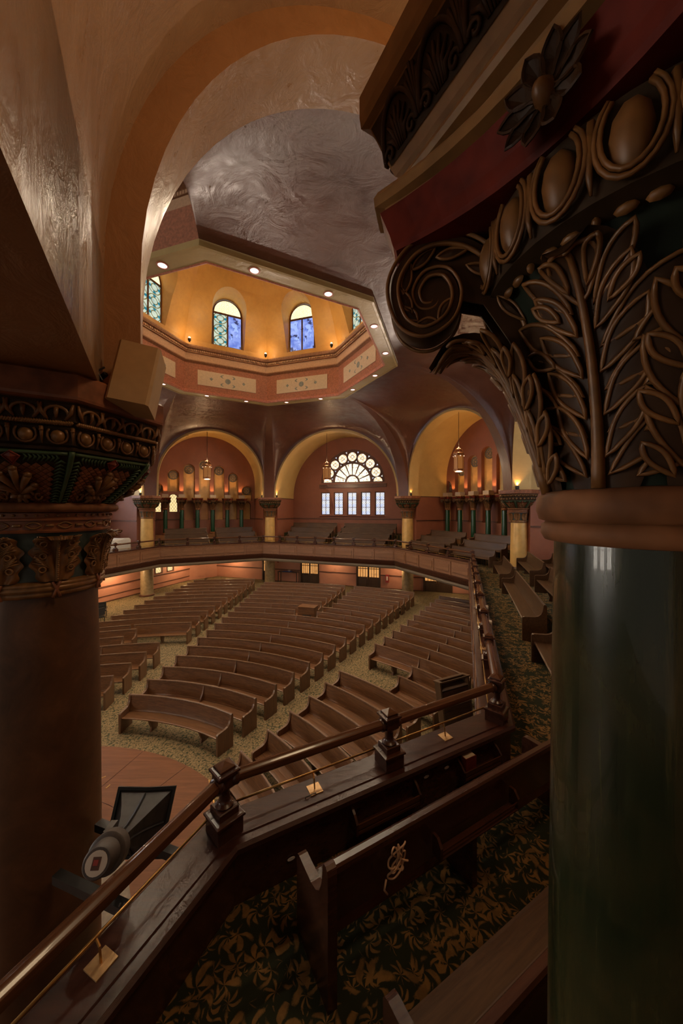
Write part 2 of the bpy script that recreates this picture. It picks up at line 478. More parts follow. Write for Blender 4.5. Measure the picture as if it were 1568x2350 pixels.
def foot_arch(S, r, nseg=40, zs=None, ext=5):
    """points (x,z) of the arch: vertical feet then semicircle, left to right"""
    zs = ZS if zs is None else zs
    L = [(-r, zs+(S.z0-zs)*i/ext) for i in range(ext)]
    L += [(-r*math.cos(PI*i/nseg), S.z0+r*math.sin(PI*i/nseg)) for i in range(nseg+1)]
    L += [(r, S.z0-(S.z0-zs)*(i+1)/ext) for i in range(ext)]
    return L
dome_edges = {}
for S in SIDES:
    near = S is SN
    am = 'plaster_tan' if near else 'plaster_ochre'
    P = foot_arch(S, S.R)
    w2 = ARCH_W/2
    # intrados and the step on its outer side
    mb = MB()
    mb.grid(lambda u, v: S.W(P[round(u*(len(P)-1))][0], -w2+ARCH_W*v, P[round(u*(len(P)-1))][1]), len(P)-1, 2)
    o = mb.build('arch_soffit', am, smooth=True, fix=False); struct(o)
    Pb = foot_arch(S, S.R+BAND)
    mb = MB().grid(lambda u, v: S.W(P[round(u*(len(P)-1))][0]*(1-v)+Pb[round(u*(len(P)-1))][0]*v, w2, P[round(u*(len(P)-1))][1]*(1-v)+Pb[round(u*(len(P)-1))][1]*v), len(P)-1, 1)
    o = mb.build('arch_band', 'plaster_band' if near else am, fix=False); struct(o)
    # bay vault
    mb = MB().grid(lambda u, v: S.W(Pb[round(u*(len(P)-1))][0], w2+(S.depth-w2)*v, Pb[round(u*(len(P)-1))][1]), len(P)-1, 6)
    o = mb.build('bay_vault', am, smooth=True, fix=False); struct(o)
    # inner archivolt
    Pi = foot_arch(S, S.R+.14)
    mb = MB().grid(lambda u, v: S.W(P[round(u*(len(P)-1))][0]*(1-v)+Pi[round(u*(len(P)-1))][0]*v, -w2, P[round(u*(len(P)-1))][1]*(1-v)+Pi[round(u*(len(P)-1))][1]*v), len(P)-1, 1)
    o = mb.build('archivolt', am, fix=False); struct(o)
    # dome panel from the arch up to the lantern rim
    La, Lb = lantern_edge(S); n = len(Pi); K = 22
    def surf(i, s, S=S, Pi=Pi, La=La, Lb=Lb, n=n):
        A = Vector(S.W(Pi[i][0], -w2, Pi[i][1])); q = i/(n-1)
        q = .5-.5*math.cos(PI*q)
        B = La.lerp(Lb, q)
        h = 1-math.cos(s*PI/2); v = math.sin(s*PI/2)
        return (A.x+(B.x-A.x)*h, A.y+(B.y-A.y)*h, A.z+(B.z-A.z)*v)
    mb = MB().grid(lambda u, v: surf(round(u*(n-1)), v), n-1, K)
    o = mb.build('dome_panel', 'plaster_dome', smooth=True, fix=False); struct(o)
    dome_edges[S.key] = ([surf(0, j/K) for j in range(K+1)], [surf(n-1, j/K) for j in range(K+1)])
# pier faces between neighbouring panels
order = [SL, SLD, SF, SRD, SR, SN]
for A, B in zip(order, order[1:]):
    best = None
    for ia in (0, 1):
        for ib in (0, 1):
            d = (Vector(dome_edges[A.key][ia][0])-Vector(dome_edges[B.key][ib][0])).length
            if best is None or d < best[0]: best = (d, ia, ib)
    e1, e2 = dome_edges[A.key][best[1]], dome_edges[B.key][best[2]]
    m = len(e1)-1
    o = MB().grid(lambda u, v: tuple(e1[round(u*m)][k]*(1-v)+e2[round(u*m)][k]*v for k in range(3)), m, 4).build('pier_face', 'plaster_dome', smooth=True, fix=False); struct(o)

def octring(mb, prof):
    """loft an octagonal ring following prof [(r,z)...]"""
    rings = [[oct_pt(k, r, z) for k in range(8)] for r, z in prof]
    return mb.loft(rings, True, False, False)
rim = struct(empty('trim_1', (OX, OY, H)), 'flat ochre octagonal rim of the dome opening')
def in_rim(mb, name, mat, parent=rim, smooth=False):
    mb.v = [(p[0]-OX, p[1]-OY, p[2]-H) for p in mb.v]; return mb.build(name, mat, parent, smooth, fix=False)
in_rim(octring(MB(), [(LR2-.02, H+.18), (LR2, H-.02), (LR2-.09, H-.03), (LR2-.12, H), (LR1+.09, H)]), 'soffit_ring', 'plaster_rim')
in_rim(octring(MB(), [(LR1+.09, H), (LR1+.05, H-.03), (LR1, H-.01), (LR1-.03, H+.10), (LR1+.04, H+.17)]), 'coral_moulding', 'drum_coral')
drum = struct(empty('wall_drum', (OX, OY, H)), 'terracotta drum wall above the dome opening')
def in_drum(mb, name, mat, parent=drum, smooth=False):
    mb.v = [(p[0]-OX, p[1]-OY, p[2]-H) for p in mb.v]; return mb.build(name, mat, parent, smooth, fix=False)
in_drum(octring(MB(), [(LR1+.04, H+.17), (LR1+.04, H+1.85)]), 'drum_face', 'drum_red')
in_drum(octring(MB(), [(LR1+.04, H+1.80), (LR1-.02, H+1.84), (LR1-.10, H+1.90), (LR1-.10, H+1.96)]), 'cornice_bed', 'cornice_brown')
in_drum(octring(MB(), [(LR1-.10, H+1.96), (LR1-.13, H+2.34)]), 'cornice_frieze', 'cornice_cream')
in_drum(octring(MB(), [(LR1-.13, H+2.34), (LR1-.22, H+2.36), (LR1-.22, H+2.42), (LR1-.16, H+2.43), (LR1-.16, H+2.56), (LR1-.30, H+2.60), (LR1-.34, H+2.70), (LR1-.34, H+2.78), (LR1+.02, H+2.80)]), 'cornice_top', 'cornice_brown')
mb = MB()
for k in range(8):
    a, b = oct_pt(k, LR1-.20, 0), oct_pt(k+1, LR1-.20, 0); L = (b-a).length; n = 46
    rz = math.atan2(b.y-a.y, b.x-a.x)
    for i in range(n):
        p = a.lerp(b, (i+.5)/n); mb.box((p.x, p.y, H+2.50), (L/n*.55, .09, .10), rz)
o = in_drum(mb, 'dentil_course', 'cornice_cream'); o['kind'] = 'stuff'
# stencilled cream panels
for k in range(8):
    a, b = oct_pt(k, LR1, 0), oct_pt(k+1, LR1, 0); mid = (a+b)/2; L = (b-a).length
    n_in = Vector((OX-mid.x, OY-mid.y, 0)).normalized(); T = (b-a).normalized()
    def D(x, y, z, mid=mid, T=T, n_in=n_in): q = mid+T*x+n_in*(y-.035); return (q.x-OX, q.y-OY, z+.98)
    hw = L*.355; hh = .46
    pn = MB(); pn.loft([[D(-hw,0,-hh), D(hw,0,-hh), D(hw,0,hh), D(-hw,0,hh)], [D(-hw,.03,-hh), D(hw,.03,-hh), D(hw,.03,hh), D(-hw,.03,hh)]])
    pn = pn.build('painted_panel', 'drum_cream', drum)
    st = MB()
    def disc(cx, cz, r, n=14, y=.034): st.add([D(cx+r*math.cos(2*PI*i/n), y, cz+r*math.sin(2*PI*i/n)) for i in range(n)], [tuple(range(n))])
    disc(0, 0, .17)
    for sx in (-1, 1):
        disc(sx*1.0, 0, .11, 4)
        for sz in (-1, 1):
            pts = [D(sx*(.24+.12*math.sin(q*PI)), .034, sz*(.16+.2*q)) for q in (0, .25, .5, .75, 1)]+[D(sx*(.34+.13*math.sin(q*PI)), .034, sz*(.16+.2*q)) for q in (1, .75, .5, .25, 0)]
            st.add(pts, [tuple(range(10))])
    st.build('stencil', 'stencil_blue', pn, fix=False)

# upper octagon dome with dormer windows
ZU = H+2.78; TAN8 = math.tan(PI/8)
def apo(z):                                     # apothem of the leaning wall
    return interp([(0, 6.16), (.4, 6.12), (2.0, 5.60), (3.6, 4.85), (5.0, 3.9), (6.4, 2.2), (7.2, .05)], z-ZU)
upper = struct(empty('wall_lantern', (OX, OY, ZU)), 'ochre upper wall of the octagonal lantern')
lit_up = 0
for k in range(8):
    a = TH+PI/8+k*PI/4+PI/8; n_out = Vector((math.cos(a), math.sin(a), 0)); T = Vector((-n_out.y, n_out.x, 0))
    zb, zsp, hw = .42, 2.55, 1.02
    ztop = zsp+hw
    def loc(x, z, ap, n_out=n_out, T=T): q = n_out*ap+T*x; return (q.x, q.y, z)
    zl = sorted(set([0, .2, zb]+[zb+(zsp-zb)*i/6 for i in range(7)]+[zsp+hw*math.sin(PI/2*i/8) for i in range(9)]+[4.2, 4.6, 5.0, 5.7, 6.4, 6.9, 7.2]))
    def hole(z):
        if z < zb or z > ztop: return 0
        if z <= zsp: return hw
        return math.sqrt(max(0, hw*hw-(z-zsp)**2))
    mb = MB(); rv = MB()
    for z1, z2 in zip(zl, zl[1:]):
        p1, p2 = apo(ZU+z1), apo(ZU+z2); h1, h2 = p1*TAN8, p2*TAN8
        a1 = hole(z1) if z1 >= zb and z2 > zb else 0; a2 = hole(z2) if z2 > zb else 0
        if z1 >= ztop-1e-6: a1 = a2 = 0
        if a1 == 0 and a2 == 0:
            mb.add([loc(-h1, z1, p1), loc(h1, z1, p1), loc(h2, z2, p2), loc(-h2, z2, p2)], [(0, 1, 2, 3)])
        else:
            for s in (-1, 1):
                mb.add([loc(s*h1, z1, p1), loc(s*a1, z1, p1), loc(s*a2, z2, p2), loc(s*h2, z2, p2)], [(0, 1, 2, 3)])
                rv.add([loc(s*a1, z1, p1), loc(s*a2, z2, p2), loc(s*a2*.90, z2, 6.35), loc(s*a1*.90, z1, 6.35)], [(0, 1, 2, 3)])
    rv.add([loc(-hw, zb, apo(ZU+zb)), loc(hw, zb, apo(ZU+zb)), loc(hw*.9, zb, 6.35), loc(-hw*.9, zb, 6.35)], [(0, 1, 2, 3)])
    mb.build('lantern_facet', 'plaster_gold', upper)
    rv.build('window_reveal', 'plaster_gold', upper)
    # the window itself
    wz = math.atan2(T.y, T.x)
    c = n_out*6.33
    win = struct(empty('window_%d' % (k+2), (OX+c.x, OY+c.y, ZU+zb), wz), 'arched stained-glass lantern window')
    W_, Hs = hw*.9, zsp-zb
    fr = MB()
    outer = [(-W_, 0), (W_, 0)]+arc_pts(0, Hs, W_, 0, PI, 20)[0:]
    holes = [[(-W_+.08, .08), (-.05, .08), (-.05, Hs-.06), (-W_+.08, Hs-.06)], [(.05, .08), (W_-.08, .08), (W_-.08, Hs-.06), (.05, Hs-.06)],
             [(-W_+.1, Hs+.06), (W_-.1, Hs+.06)]+arc_pts(0, Hs+.06, W_-.1, 0, PI, 20)[1:-1]]
    fr.holed(outer, holes, lambda x, y, z: (x, y, z), .08, True)
    fr.build('window_frame', 'trim_dark', win)
    blue = {0: (0, 1), 1: (0, 1), 7: (0, 0), 6: (0, 0)}
    for s, x0, x1 in ((0, -W_+.06, -.03), (1, .03, W_-.06)):
        mat = 'glass_blue' if (k in (7,) or (k == 0 and s == 0)) else 'glass_teal'
        MB().box(((x0+x1)/2, .05, Hs/2), (x1-x0, .012, Hs-.1)).build('pane', mat, win)
    MB().prism([(-W_+.08, Hs+.05), (W_-.08, Hs+.05)]+arc_pts(0, Hs+.05, W_-.08, 0, PI, 20)[1:-1], .045, .057, lambda x, y, z: (x, z, y)).build('fanlight', 'glass_yellow', win)
    ring = arc_pts(0, Hs+.06, .56, 0, PI, 16)+arc_pts(0, Hs+.06, .42, PI, 0, 16)
    MB().prism(ring, .030, .044, lambda x, y, z: (x, z, y)).build('cyan_band', 'glass_cyan', win)
    # cove lamp on the cornice at every corner
    cp = oct_pt(k, LR1-.62, ZU+.10)
    cn = ['far, left of centre', 'far left', 'near left', 'near, left of centre', 'near, right of centre', 'near right', 'far right', 'far, right of centre'][k]
    cl = tag(empty('cove_lamp', (cp.x, cp.y, ZU+.02)), 'small bare spotlight on the lantern cornice, %s corner' % cn, 'lamp', 'lamps on the lantern cornice')
    MB().lathe([(.05, 0), (.05, .06), (.09, .08), (.09, .2), (.06, .2)], 10).build('housing', 'black_iron', cl)
    bm_ = MB().lathe([(.0, .21), (.06, .21), (.07, .25), (.04, .29), (0, .30)], 10).build('bulb', 'bulb_warm', cl)
    tgt = oct_pt(k, 4.6, ZU+3)
    q = oct_pt(k, LR1-.75, ZU+.42)
    lamp('cove_light', 'POINT', q, 8, (1, .62, .26), .10)
    q = oct_pt(k, 4.3, ZU+1.3); lamp('lantern_fill', 'POINT', q, 19, (1, .76, .40), .3)  # extra fill light added inside the lantern, no fixture

# recessed downlights in the rim, two to a side
for k in range(8):
    a, b = oct_pt(k, (LR1+LR2)/2, H), oct_pt(k+1, (LR1+LR2)/2, H)
    for f_ in (.27, .73):
        p = a.lerp(b, f_)
        d = tag(empty('downlight', (p.x, p.y, H)), 'recessed downlight in the %s side of the dome rim, %s of two clockwise' % ( ['far left', 'left', 'near left', 'near', 'near right', 'right', 'far right', 'far'][k], 'first' if f_ > .5 else 'second'), 'downlight', 'downlights in the dome rim')
        MB().lathe([(.17, .0), (.17, -.015), (.13, -.02), (.125, .0)], 20, cap=False).build('trim_ring', 'drum_coral', d)
        MB().lathe([(0, -.008), (.126, -.008)], 20, cap=False).build('lens', 'bulb_pink', d, fix=False)
        lamp('downlight_beam', 'SPOT', (p.x, p.y, H-.05), 265, (1, .80, .56), .14, target=(p.x, p.y, 0), spot=142, blend=.8)
# ------------------------------------------------------------------ main floor
CX, CY = -7.0, 3.35                            # centre of the curved pews
def floor_z(x, y): return max(0, math.hypot(x-CX, y-CY)-7.5)*.010
mb = MB()
def fl(u, v):
    r = 5.2+(36-5.2)*u; a = R_(-20)+R_(230)*v; x, y = CX+r*math.cos(a), CY+r*math.sin(a); return (x, y, floor_z(x, y))
mb.grid(fl, 24, 60)
struct(mb.build('floor', 'carpet_floor', smooth=True), 'sage and tan scroll-patterned carpet of the main floor')
mb = MB().box((-6, -2, -.35), (40, 26, .3)); struct(mb.build('floor_base', 'carpet_floor'))
# stage platform: wooden apron with a brass nosing
arc = [(CX+6.35*math.cos(a), CY+6.35*math.sin(a)) for a in [R_(54+i*(175-54)/40) for i in range(41)]]
poly = arc+[(-14, -2), (-1.2, -2), (-1.2, 5.2), (-2.75, 7.55)]
stage = struct(empty('floor_stage', (CX, CY, 0)), 'worn timber apron of the stage')
def rel(mb): mb.v = [(p[0]-CX, p[1]-CY, p[2]) for p in mb.v]; return mb
rel(MB().prism(poly, -.2, .12)).build('apron_top', 'wood_stage', stage)
for a in (62, 76, 90, 104, 118):              # joints between the boards of the apron
    a = R_(a); p0 = (CX+3.0*math.cos(a), CY+3.0*math.sin(a), .123); p1 = (CX+6.3*math.cos(a), CY+6.3*math.sin(a), .123)
    rel(MB().tube([p0, p1], .006, 4)).build('board_joint', 'trim_dark', stage)
for r_ in (4.75,):
    rel(MB().tube([(CX+r_*math.cos(R_(q)), CY+r_*math.sin(R_(q)), .122) for q in range(50, 150, 3)], .007, 4)).build('board_joint', 'trim_dark', stage)
rel(MB().tube([(p[0], p[1], .11) for p in poly[-2:]+[poly[0]]], .022, 6)).build('brass_nosing', 'brass', stage)
# raised inner platform nearer the choir
arc2 = [(CX+4.2*math.cos(R_(q)), CY+4.2*math.sin(R_(q))) for q in range(40, 176, 4)]
rel(MB().prism(arc2+[(-13, -2), (-1.6, -2), (-1.6, 3.2)], .1, .55)).build('upper_platform', 'platform_beige', stage)
rel(MB().prism([(CX+2.9*math.cos(R_(q)), CY+2.9*math.sin(R_(q))) for q in range(20, 176, 5)]+[(-12, -2), (-2.6, -2)], .5, 1.0)).build('choir_platform', 'platform_pink', stage)

# ------------------------------------------------------------------ lower walls of the square hall
SFN, SFT = SF.N, SF.T
DB = .9                                        # lower back wall behind the far columns
def back(x, y, z): return SF.W(x, DB+y, z)
lower = struct(empty('wall_lower_back', SF.W(0, DB, 0), SF.rz), 'terracotta back wall beneath the gallery')
doors = [(-2.62, 1.75, 'double'), (2.72, 2.05, 'double'), (8.35, 2.2, 'double'), (-7.05, .62, 'single')]
hol = []
DOOR_H = 2.16
for x, wd, _ in doors: hol.append([(x-wd/2, .0), (x+wd/2, .0), (x+wd/2, DOOR_H), (x-wd/2, DOOR_H)])
outer = [(-13.2, -.1), (11.5, -.1), (11.5, 2.6), (-13.2, 2.6)]
# doors reach the floor, so cut the wall as strips between them
mb = MB(); xs = sorted([(x-wd/2, x+wd/2) for x, wd, _ in doors]); cur = -13.2
for a, b in xs+[(11.5, 11.5)]:
    mb.box(((cur+a)/2, .10, 1.25), (a-cur, .2, 2.7))
    if b > a: mb.box(((a+b)/2, .10, (DOOR_H+2.6)/2), (b-a, .2, 2.6-DOOR_H))
    cur = b
mb.build('wall_face', 'plaster_pink', lower)
mb = MB(); cur = -13.2
for a, b in xs+[(11.5, 11.5)]:
    if a-cur > .2: mb.box(((cur+a)/2, -.02, 1.28), (a-cur, .05, .09)); mb.box(((cur+a)/2, -.02, .12), (a-cur, .04, .24))
    cur = b
mb.build('chair_rail', 'trim_dark', lower)
def door(n, x, wd, kind):
    d = struct(empty('door_%d' % n, SF.W(x, DB, 0), SF.rz), 'dark panelled door with amber lights beneath the gallery')
    fr = MB()
    for sx in (-1, 1): fr.box((sx*(wd/2-.03), -.02, DOOR_H/2), (.10, .12, DOOR_H))
    fr.box((0, -.02, DOOR_H-.02), (wd+.1, .12, .10)); fr.build('door_frame', 'wood_door', d)
    leaves = 2 if kind == 'double' else 1
    lw = (wd-.12)/leaves
    for i in range(leaves):
        cx = -(wd-.12)/2+lw*(i+.5)
        lf = MB(); z0 = 1.02; m = 4 if leaves == 2 else 2
        holes = []
        pw = (lw-.10)/m
        for j in range(m):
            a = cx-lw/2+.05+pw*j+.018; holes.append([(a, z0+.04), (a+pw-.036, z0+.04), (a+pw-.036, DOOR_H-.42), (a, DOOR_H-.42)])
            holes.append([(a, DOOR_H-.37), (a+pw-.036, DOOR_H-.37), (a+pw-.036, DOOR_H-.16), (a, DOOR_H-.16)])
        lf.holed([(cx-lw/2+.006, .01), (cx+lw/2-.006, .01), (cx+lw/2-.006, DOOR_H-.08), (cx-lw/2+.006, DOOR_H-.08)], holes, lambda X, Y, Z: (X, Y, Z), .05, True)
        lf.box((cx, -.012, .5), (lw*.7, .02, .7))
        leaf = lf.build('door_leaf', 'wood_door', d)
        for hh in holes: MB().box(((hh[0][0]+hh[1][0])/2, .03, (hh[0][1]+hh[2][1])/2), (hh[1][0]-hh[0][0]+.01, .008, hh[2][1]-hh[0][1]+.01)).build('pane', 'glass_door', leaf)
        MB().tube([(cx+(lw/2-.08)*(1 if i == 0 else -1), -.03, .9), (cx+(lw/2-.08)*(1 if i == 0 else -1), -.03, 1.15)], .012, 6).build('door_handle', 'brass', leaf)
for i, (x, wd, kd) in enumerate(doors): door(i+1, x, wd, kd)

# left wall beneath the gallery, two amber windows
A_ = Vector((-18.6, 19.5)); B_ = Vector((-14.05, 31.8)); LL = (B_-A_).length; lt = (B_-A_).normalized(); lrz = math.atan2(lt.y, lt.x)
wl = struct(empty('wall_lower_left', (A_.x, A_.y, 0), lrz), 'terracotta side wall beneath the gallery')
wins = [(9.75, .62), (10.95, .62)]
mb = MB(); mb.holed([(0, -.1), (LL, -.1), (LL, 2.6), (0, 2.6)], [[(x-w_/2, 1.48), (x+w_/2, 1.48), (x+w_/2, 2.42), (x-w_/2, 2.42)] for x, w_ in wins], lambda X, Y, Z: (X, Y, Z), .22)
mb.build('wall_face', 'plaster_pink', wl)
mb = MB(); mb.box((LL/2, -.02, 1.28), (LL, .05, .09)); mb.box((LL/2, -.02, .12), (LL, .05, .24)); mb.box((LL/2, -.02, .62), (LL, .03, .04)); mb.build('chair_rail', 'trim_dark', wl)
for i, (x, w_) in enumerate(wins):
    p = A_+lt*x
    wi = struct(empty('window_%d' % (20+i), (p.x, p.y, 1.48), lrz), 'amber leaded window beneath the gallery')
    MB().holed([(-w_/2-.07, -.07), (w_/2+.07, -.07), (w_/2+.07, 1.0), (-w_/2-.07, 1.0)], [[(-w_/2, 0), (w_/2, 0), (w_/2, .94), (-w_/2, .94)]], lambda X, Y, Z: (X, Y-.03, Z), .06, True).build('window_frame', 'trim_dark', wi)
    MB().box((0, .12, .47), (w_, .01, .94)).build('pane', 'glass_amber', wi)
# corner splay
mb = MB(); c1_ = B_; c2_ = Vector(SF.W(-12.4, DB, 0)[:2])
mb.grid(lambda u, v: ((c1_.lerp(c2_, u)).x, (c1_.lerp(c2_, u)).y, -.1+2.7*v), 1, 1); struct(mb.build('wall_splay', 'plaster_pink', fix=False))

# ------------------------------------------------------------------ gallery slab
ZF = EYE-3.33; ZL = EYE-2.8; ZSOF = EYE-4.42    # gallery floor, parapet ledge, soffit
K = [(-2.70, -.60), (-1.02, 3.00), (2.07, 4.59), (7.00, 18.40), (4.00, 25.40), (-6.70, 29.50), (-13.80, 26.00), (-15.90, 19.2), (-17.2, 12.0)]
outer = [(-26, 12), (-24, 30), (-14, 37), (3, 37), (13, 33), (18, 20), (15, 5), (5, -5), (-2.7, -5)]
def off_poly0(d):
    out = []
    for i, p in enumerate(K):
        ns = []
        for a, b in ((i-1, i), (i, i+1)):
            if a < 0 or b >= len(K): continue
            t = (Vector(K[b])-Vector(K[a])).normalized(); ns.append(Vector((t.y, -t.x)))
        n = sum(ns, Vector((0, 0))).normalized(); n = n/max(.5, n.dot(ns[0])); out.append(tuple(Vector(p)+n*d))
    return out
mb = MB().prism(off_poly0(.10)+outer, ZSOF, ZF)
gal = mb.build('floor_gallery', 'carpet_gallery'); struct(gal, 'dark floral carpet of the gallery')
gal.data.materials.append(MATS['plaster_soffit'])
for p in gal.data.polygons:
    if p.normal.z < .5: p.material_index = 1
# parapet: fascia outside, ledge, dark lining inside
def off_poly(d):
    """parapet polyline moved d towards the gallery (right-hand side of travel)"""
    out = []
    for i, p in enumerate(K):
        p = Vector(p)
        ns = []
        for a, b in ((i-1, i), (i, i+1)):
            if a < 0 or b >= len(K): continue
            t = (Vector(K[b])-Vector(K[a])).normalized(); ns.append(Vector((t.y, -t.x)))
        n = sum(ns, Vector((0, 0))).normalized(); n = n/max(.5, n.dot(ns[0]))
        out.append(p+n*d)
    return out
def para_strip(name, prof, mat, parent, i, smooth=False):
    """prof: closed [(d,z)] section swept along segment i"""
    mb = MB(); r0 = []; r1 = []
    for d, z in prof:
        P = off_poly(d); r0.append((P[i].x-K[i][0], P[i].y-K[i][1], z-ZF)); r1.append((P[i+1].x-K[i][0], P[i+1].y-K[i][1], z-ZF))
    mb.loft([r0, r1], True); return mb.build(name, mat, parent, smooth)
seg_names = ['near_left', 'near', 'right', 'right_diagonal', 'far', 'left_diagonal', 'left', 'stage_left']
parapets = []
for i in range(len(K)-1):
    p = struct(empty('wall_parapet_'+seg_names[i], (K[i][0], K[i][1], ZF)), 'low panelled gallery parapet'); parapets.append(p)
    para_strip('parapet_core', [(-.16, ZF-.05), (-.16, ZL-.05), (.16, ZL-.05), (.16, ZF-.02)], 'wood_dark' if i < 3 else 'wood_fascia', p, i)
    para_strip('ledge', [(-.21, ZL-.06), (-.21, ZL-.015), (-.19, ZL), (.10, ZL), (.108, ZL-.012), (.122, ZL-.012), (.132, ZL+.004), (.19, ZL+.003), (.215, ZL-.02), (.215, ZL-.06)], 'wood_ledge', p, i)
    para_strip('fascia_board', [(-.165, ZL-.20), (-.165, ZSOF+.62), (-.15, ZSOF+.62), (-.15, ZL-.20)], 'wood_fascia', p, i)
    para_strip('fascia_top_mould', [(-.16, ZL-.06), (-.20, ZL-.08), (-.19, ZL-.14), (-.175, ZL-.20), (-.15, ZL-.20), (-.15, ZL-.06)], 'wood_fascia', p, i)
    para_strip('fascia_bottom_mould', [(-.165, ZSOF+.64), (-.215, ZSOF+.60), (-.205, ZSOF+.52), (-.17, ZSOF+.38), (-.12, ZSOF+.25), (0, ZSOF+.22), (.05, ZSOF+.6)], 'wood_dark', p, i)
    para_strip('soffit_cove', [(-.10, ZSOF+.26), (-.06, ZSOF+.10), (.06, ZSOF-.02), (.75, ZSOF-.03), (.75, ZSOF+.05), (.3, ZSOF+.26)], 'plaster_soffit', p, i)
    # raised panels with dividers on the fascia
    a, b = Vector(K[i]), Vector(K[i+1]); L = (b-a).length; t = (b-a)/L; n = Vector((t.y, -t.x)); m = max(1, round(L/1.62))
    rz = math.atan2(t.y, t.x)
    if i >= 2:
        for j in range(m):
            q = t*(L*(j+.5)/m)-n*.172
            MB().box((0, 0, 0), (L/m-.26, .05, .40)).build('fascia_panel', 'wood_fascia', p, loc=(q.x, q.y, (ZL+ZSOF+.42)/2-ZF), rz=rz)
        for j in range(m+1):
            q = t*(L*j/m)-n*.18
            MB().box((0, 0, 0), (.09, .05, ZL-ZSOF-.84)).build('fascia_stile', 'wood_fascia', p, loc=(q.x, q.y, (ZL+ZSOF+.42)/2-ZF), rz=rz)

# ------------------------------------------------------------------ gallery bays: back walls
def bay_side_walls(S, mat='plaster_red'):
    Rb = S.R+BAND
    for sx in (-1, 1):
        mb = MB().box((sx*(Rb+.10), (.44+S.depth)/2, (ZF-.3+ZS)/2), (.2, S.depth-.44, ZS-ZF+.3))
        w_ = struct(empty('wall_bay', S.loc, S.rz)); mb.build('wall_face', mat, w_)
        MB().box((sx*(Rb-.02), (.44+S.depth)/2, EYE-.92), (.05, S.depth-.44, .09)).build('dado_rail', 'trim_dark', w_)
        MB().box((sx*(Rb-.01), (.44+S.depth)/2, ZS-.03), (.06, S.depth-.44, .07)).build('impost_moulding', 'trim_dark', w_)
for S in (SF, SRD, SLD, SR): bay_side_walls(S)
def vault_outline(S, zb, r=None):
    Rb = r or S.R+BAND
    return [(-Rb, zb), (Rb, zb)]+[(Rb*math.cos(PI*i/36), S.z0+Rb*math.sin(PI*i/36)) for i in range(37)]
# far axial wall with the great window
zfan = EYE+2.48; FR = 3.12; WX = .46
winx = [WX+(i-2)*1.335 for i in range(5)]; WH0, WH1, WW = EYE-.60, EYE+1.60, .94
S = SF
holes = [[(x-WW/2, WH0), (x+WW/2, WH0), (x+WW/2, WH1), (x-WW/2, WH1)] for x in winx]
holes.append([(WX-FR, zfan), (WX+FR, zfan)]+arc_pts(WX, zfan, FR, 0, PI, 32)[1:-1])
fw = struct(empty('wall_far', S.W(0, S.depth, 0), S.rz), 'russet back wall of the far gallery around the great window')
MB().holed(vault_outline(S, ZF-.3), holes, lambda x, y, z: (x, y, z), .30).build('wall_face', 'plaster_wall', fw)
mb = MB().box((0, -.03, EYE-.92), (2*(S.R+BAND), .06, .09)); mb.build('dado_rail', 'trim_dark', fw)
# great window
gw = struct(empty('window_1', S.W(WX, S.depth+.12, zfan), S.rz), 'great fan window of pale leaded glass over five tall lights')
holes = []; panes = []
holes.append([(-.55, .07), (.55, .07)]+arc_pts(0, .07, .55, 0, PI, 14)[1:-1]); panes.append((holes[-1], 'glass_fan', 'hub_pane'))
for k in range(8):
    a0, a1 = PI*k/8+.035, PI*(k+1)/8-.035
    L = arc_pts(0, .05, .72, a0, a1, 2)+arc_pts(0, .05, 1.74, a1-.0, a0, 4)
    L = [(x, max(z, .09)) for x, z in L]
    holes.append(L); panes.append((L, 'glass_fan', 'fan_pane'))
for k in range(9):
    a = PI*k/8; cx, cz = 2.46*math.cos(a), 2.46*math.sin(a)+.0
    if k in (0, 8): L = [(cx-.42, .08), (cx+.42, .08)]+arc_pts(cx, .08, .42, 0, PI, 12)[1:-1]
    else: L = arc_pts(cx, cz, .42, 0, 2*PI*19/20, 19)
    holes.append(L); panes.append((L, 'glass_rose', 'rose_pane'))
for k in range(8):
    a = PI*(k+.5)/8
    for rr, s_, fl_ in ((2.90, .11, 1), (2.02, .10, -1)):
        L = [((rr+fl_*.5*s_)*math.cos(a+.5*s_/rr*1.6)*1.0, (rr+fl_*.5*s_)*math.sin(a+.5*s_/rr*1.6)), ((rr+fl_*.5*s_)*math.cos(a-.5*s_/rr*1.6), (rr+fl_*.5*s_)*math.sin(a-.5*s_/rr*1.6)), ((rr-fl_*1.2*s_)*math.cos(a), (rr-fl_*1.2*s_)*math.sin(a))]
        holes.append(L); panes.append((L, 'glass_window', 'spandrel_pane'))
MB().holed([(-FR, 0), (FR, 0)]+arc_pts(0, 0, FR, 0, PI, 36)[1:-1], holes, lambda x, y, z: (x, y-.05, z), .10, True).build('tracery', 'trim_dark', gw)
for L, mt, nm in panes:
    MB().prism([(x, z) for x, z in L], .02, .03, lambda x, y, z: (x, z, y)).build(nm, mt, gw)
for k in range(1, 8):                       # little ring in every roundel
    a = PI*k/8; cx, cz = 2.46*math.cos(a), 2.46*math.sin(a)
    MB().tube([(cx+.14*math.cos(q), -.0, cz+.14*math.sin(q)) for q in [2*PI*i/14 for i in range(14)]], .018, 5, True).build('roundel_lead', 'trim_dark', gw)
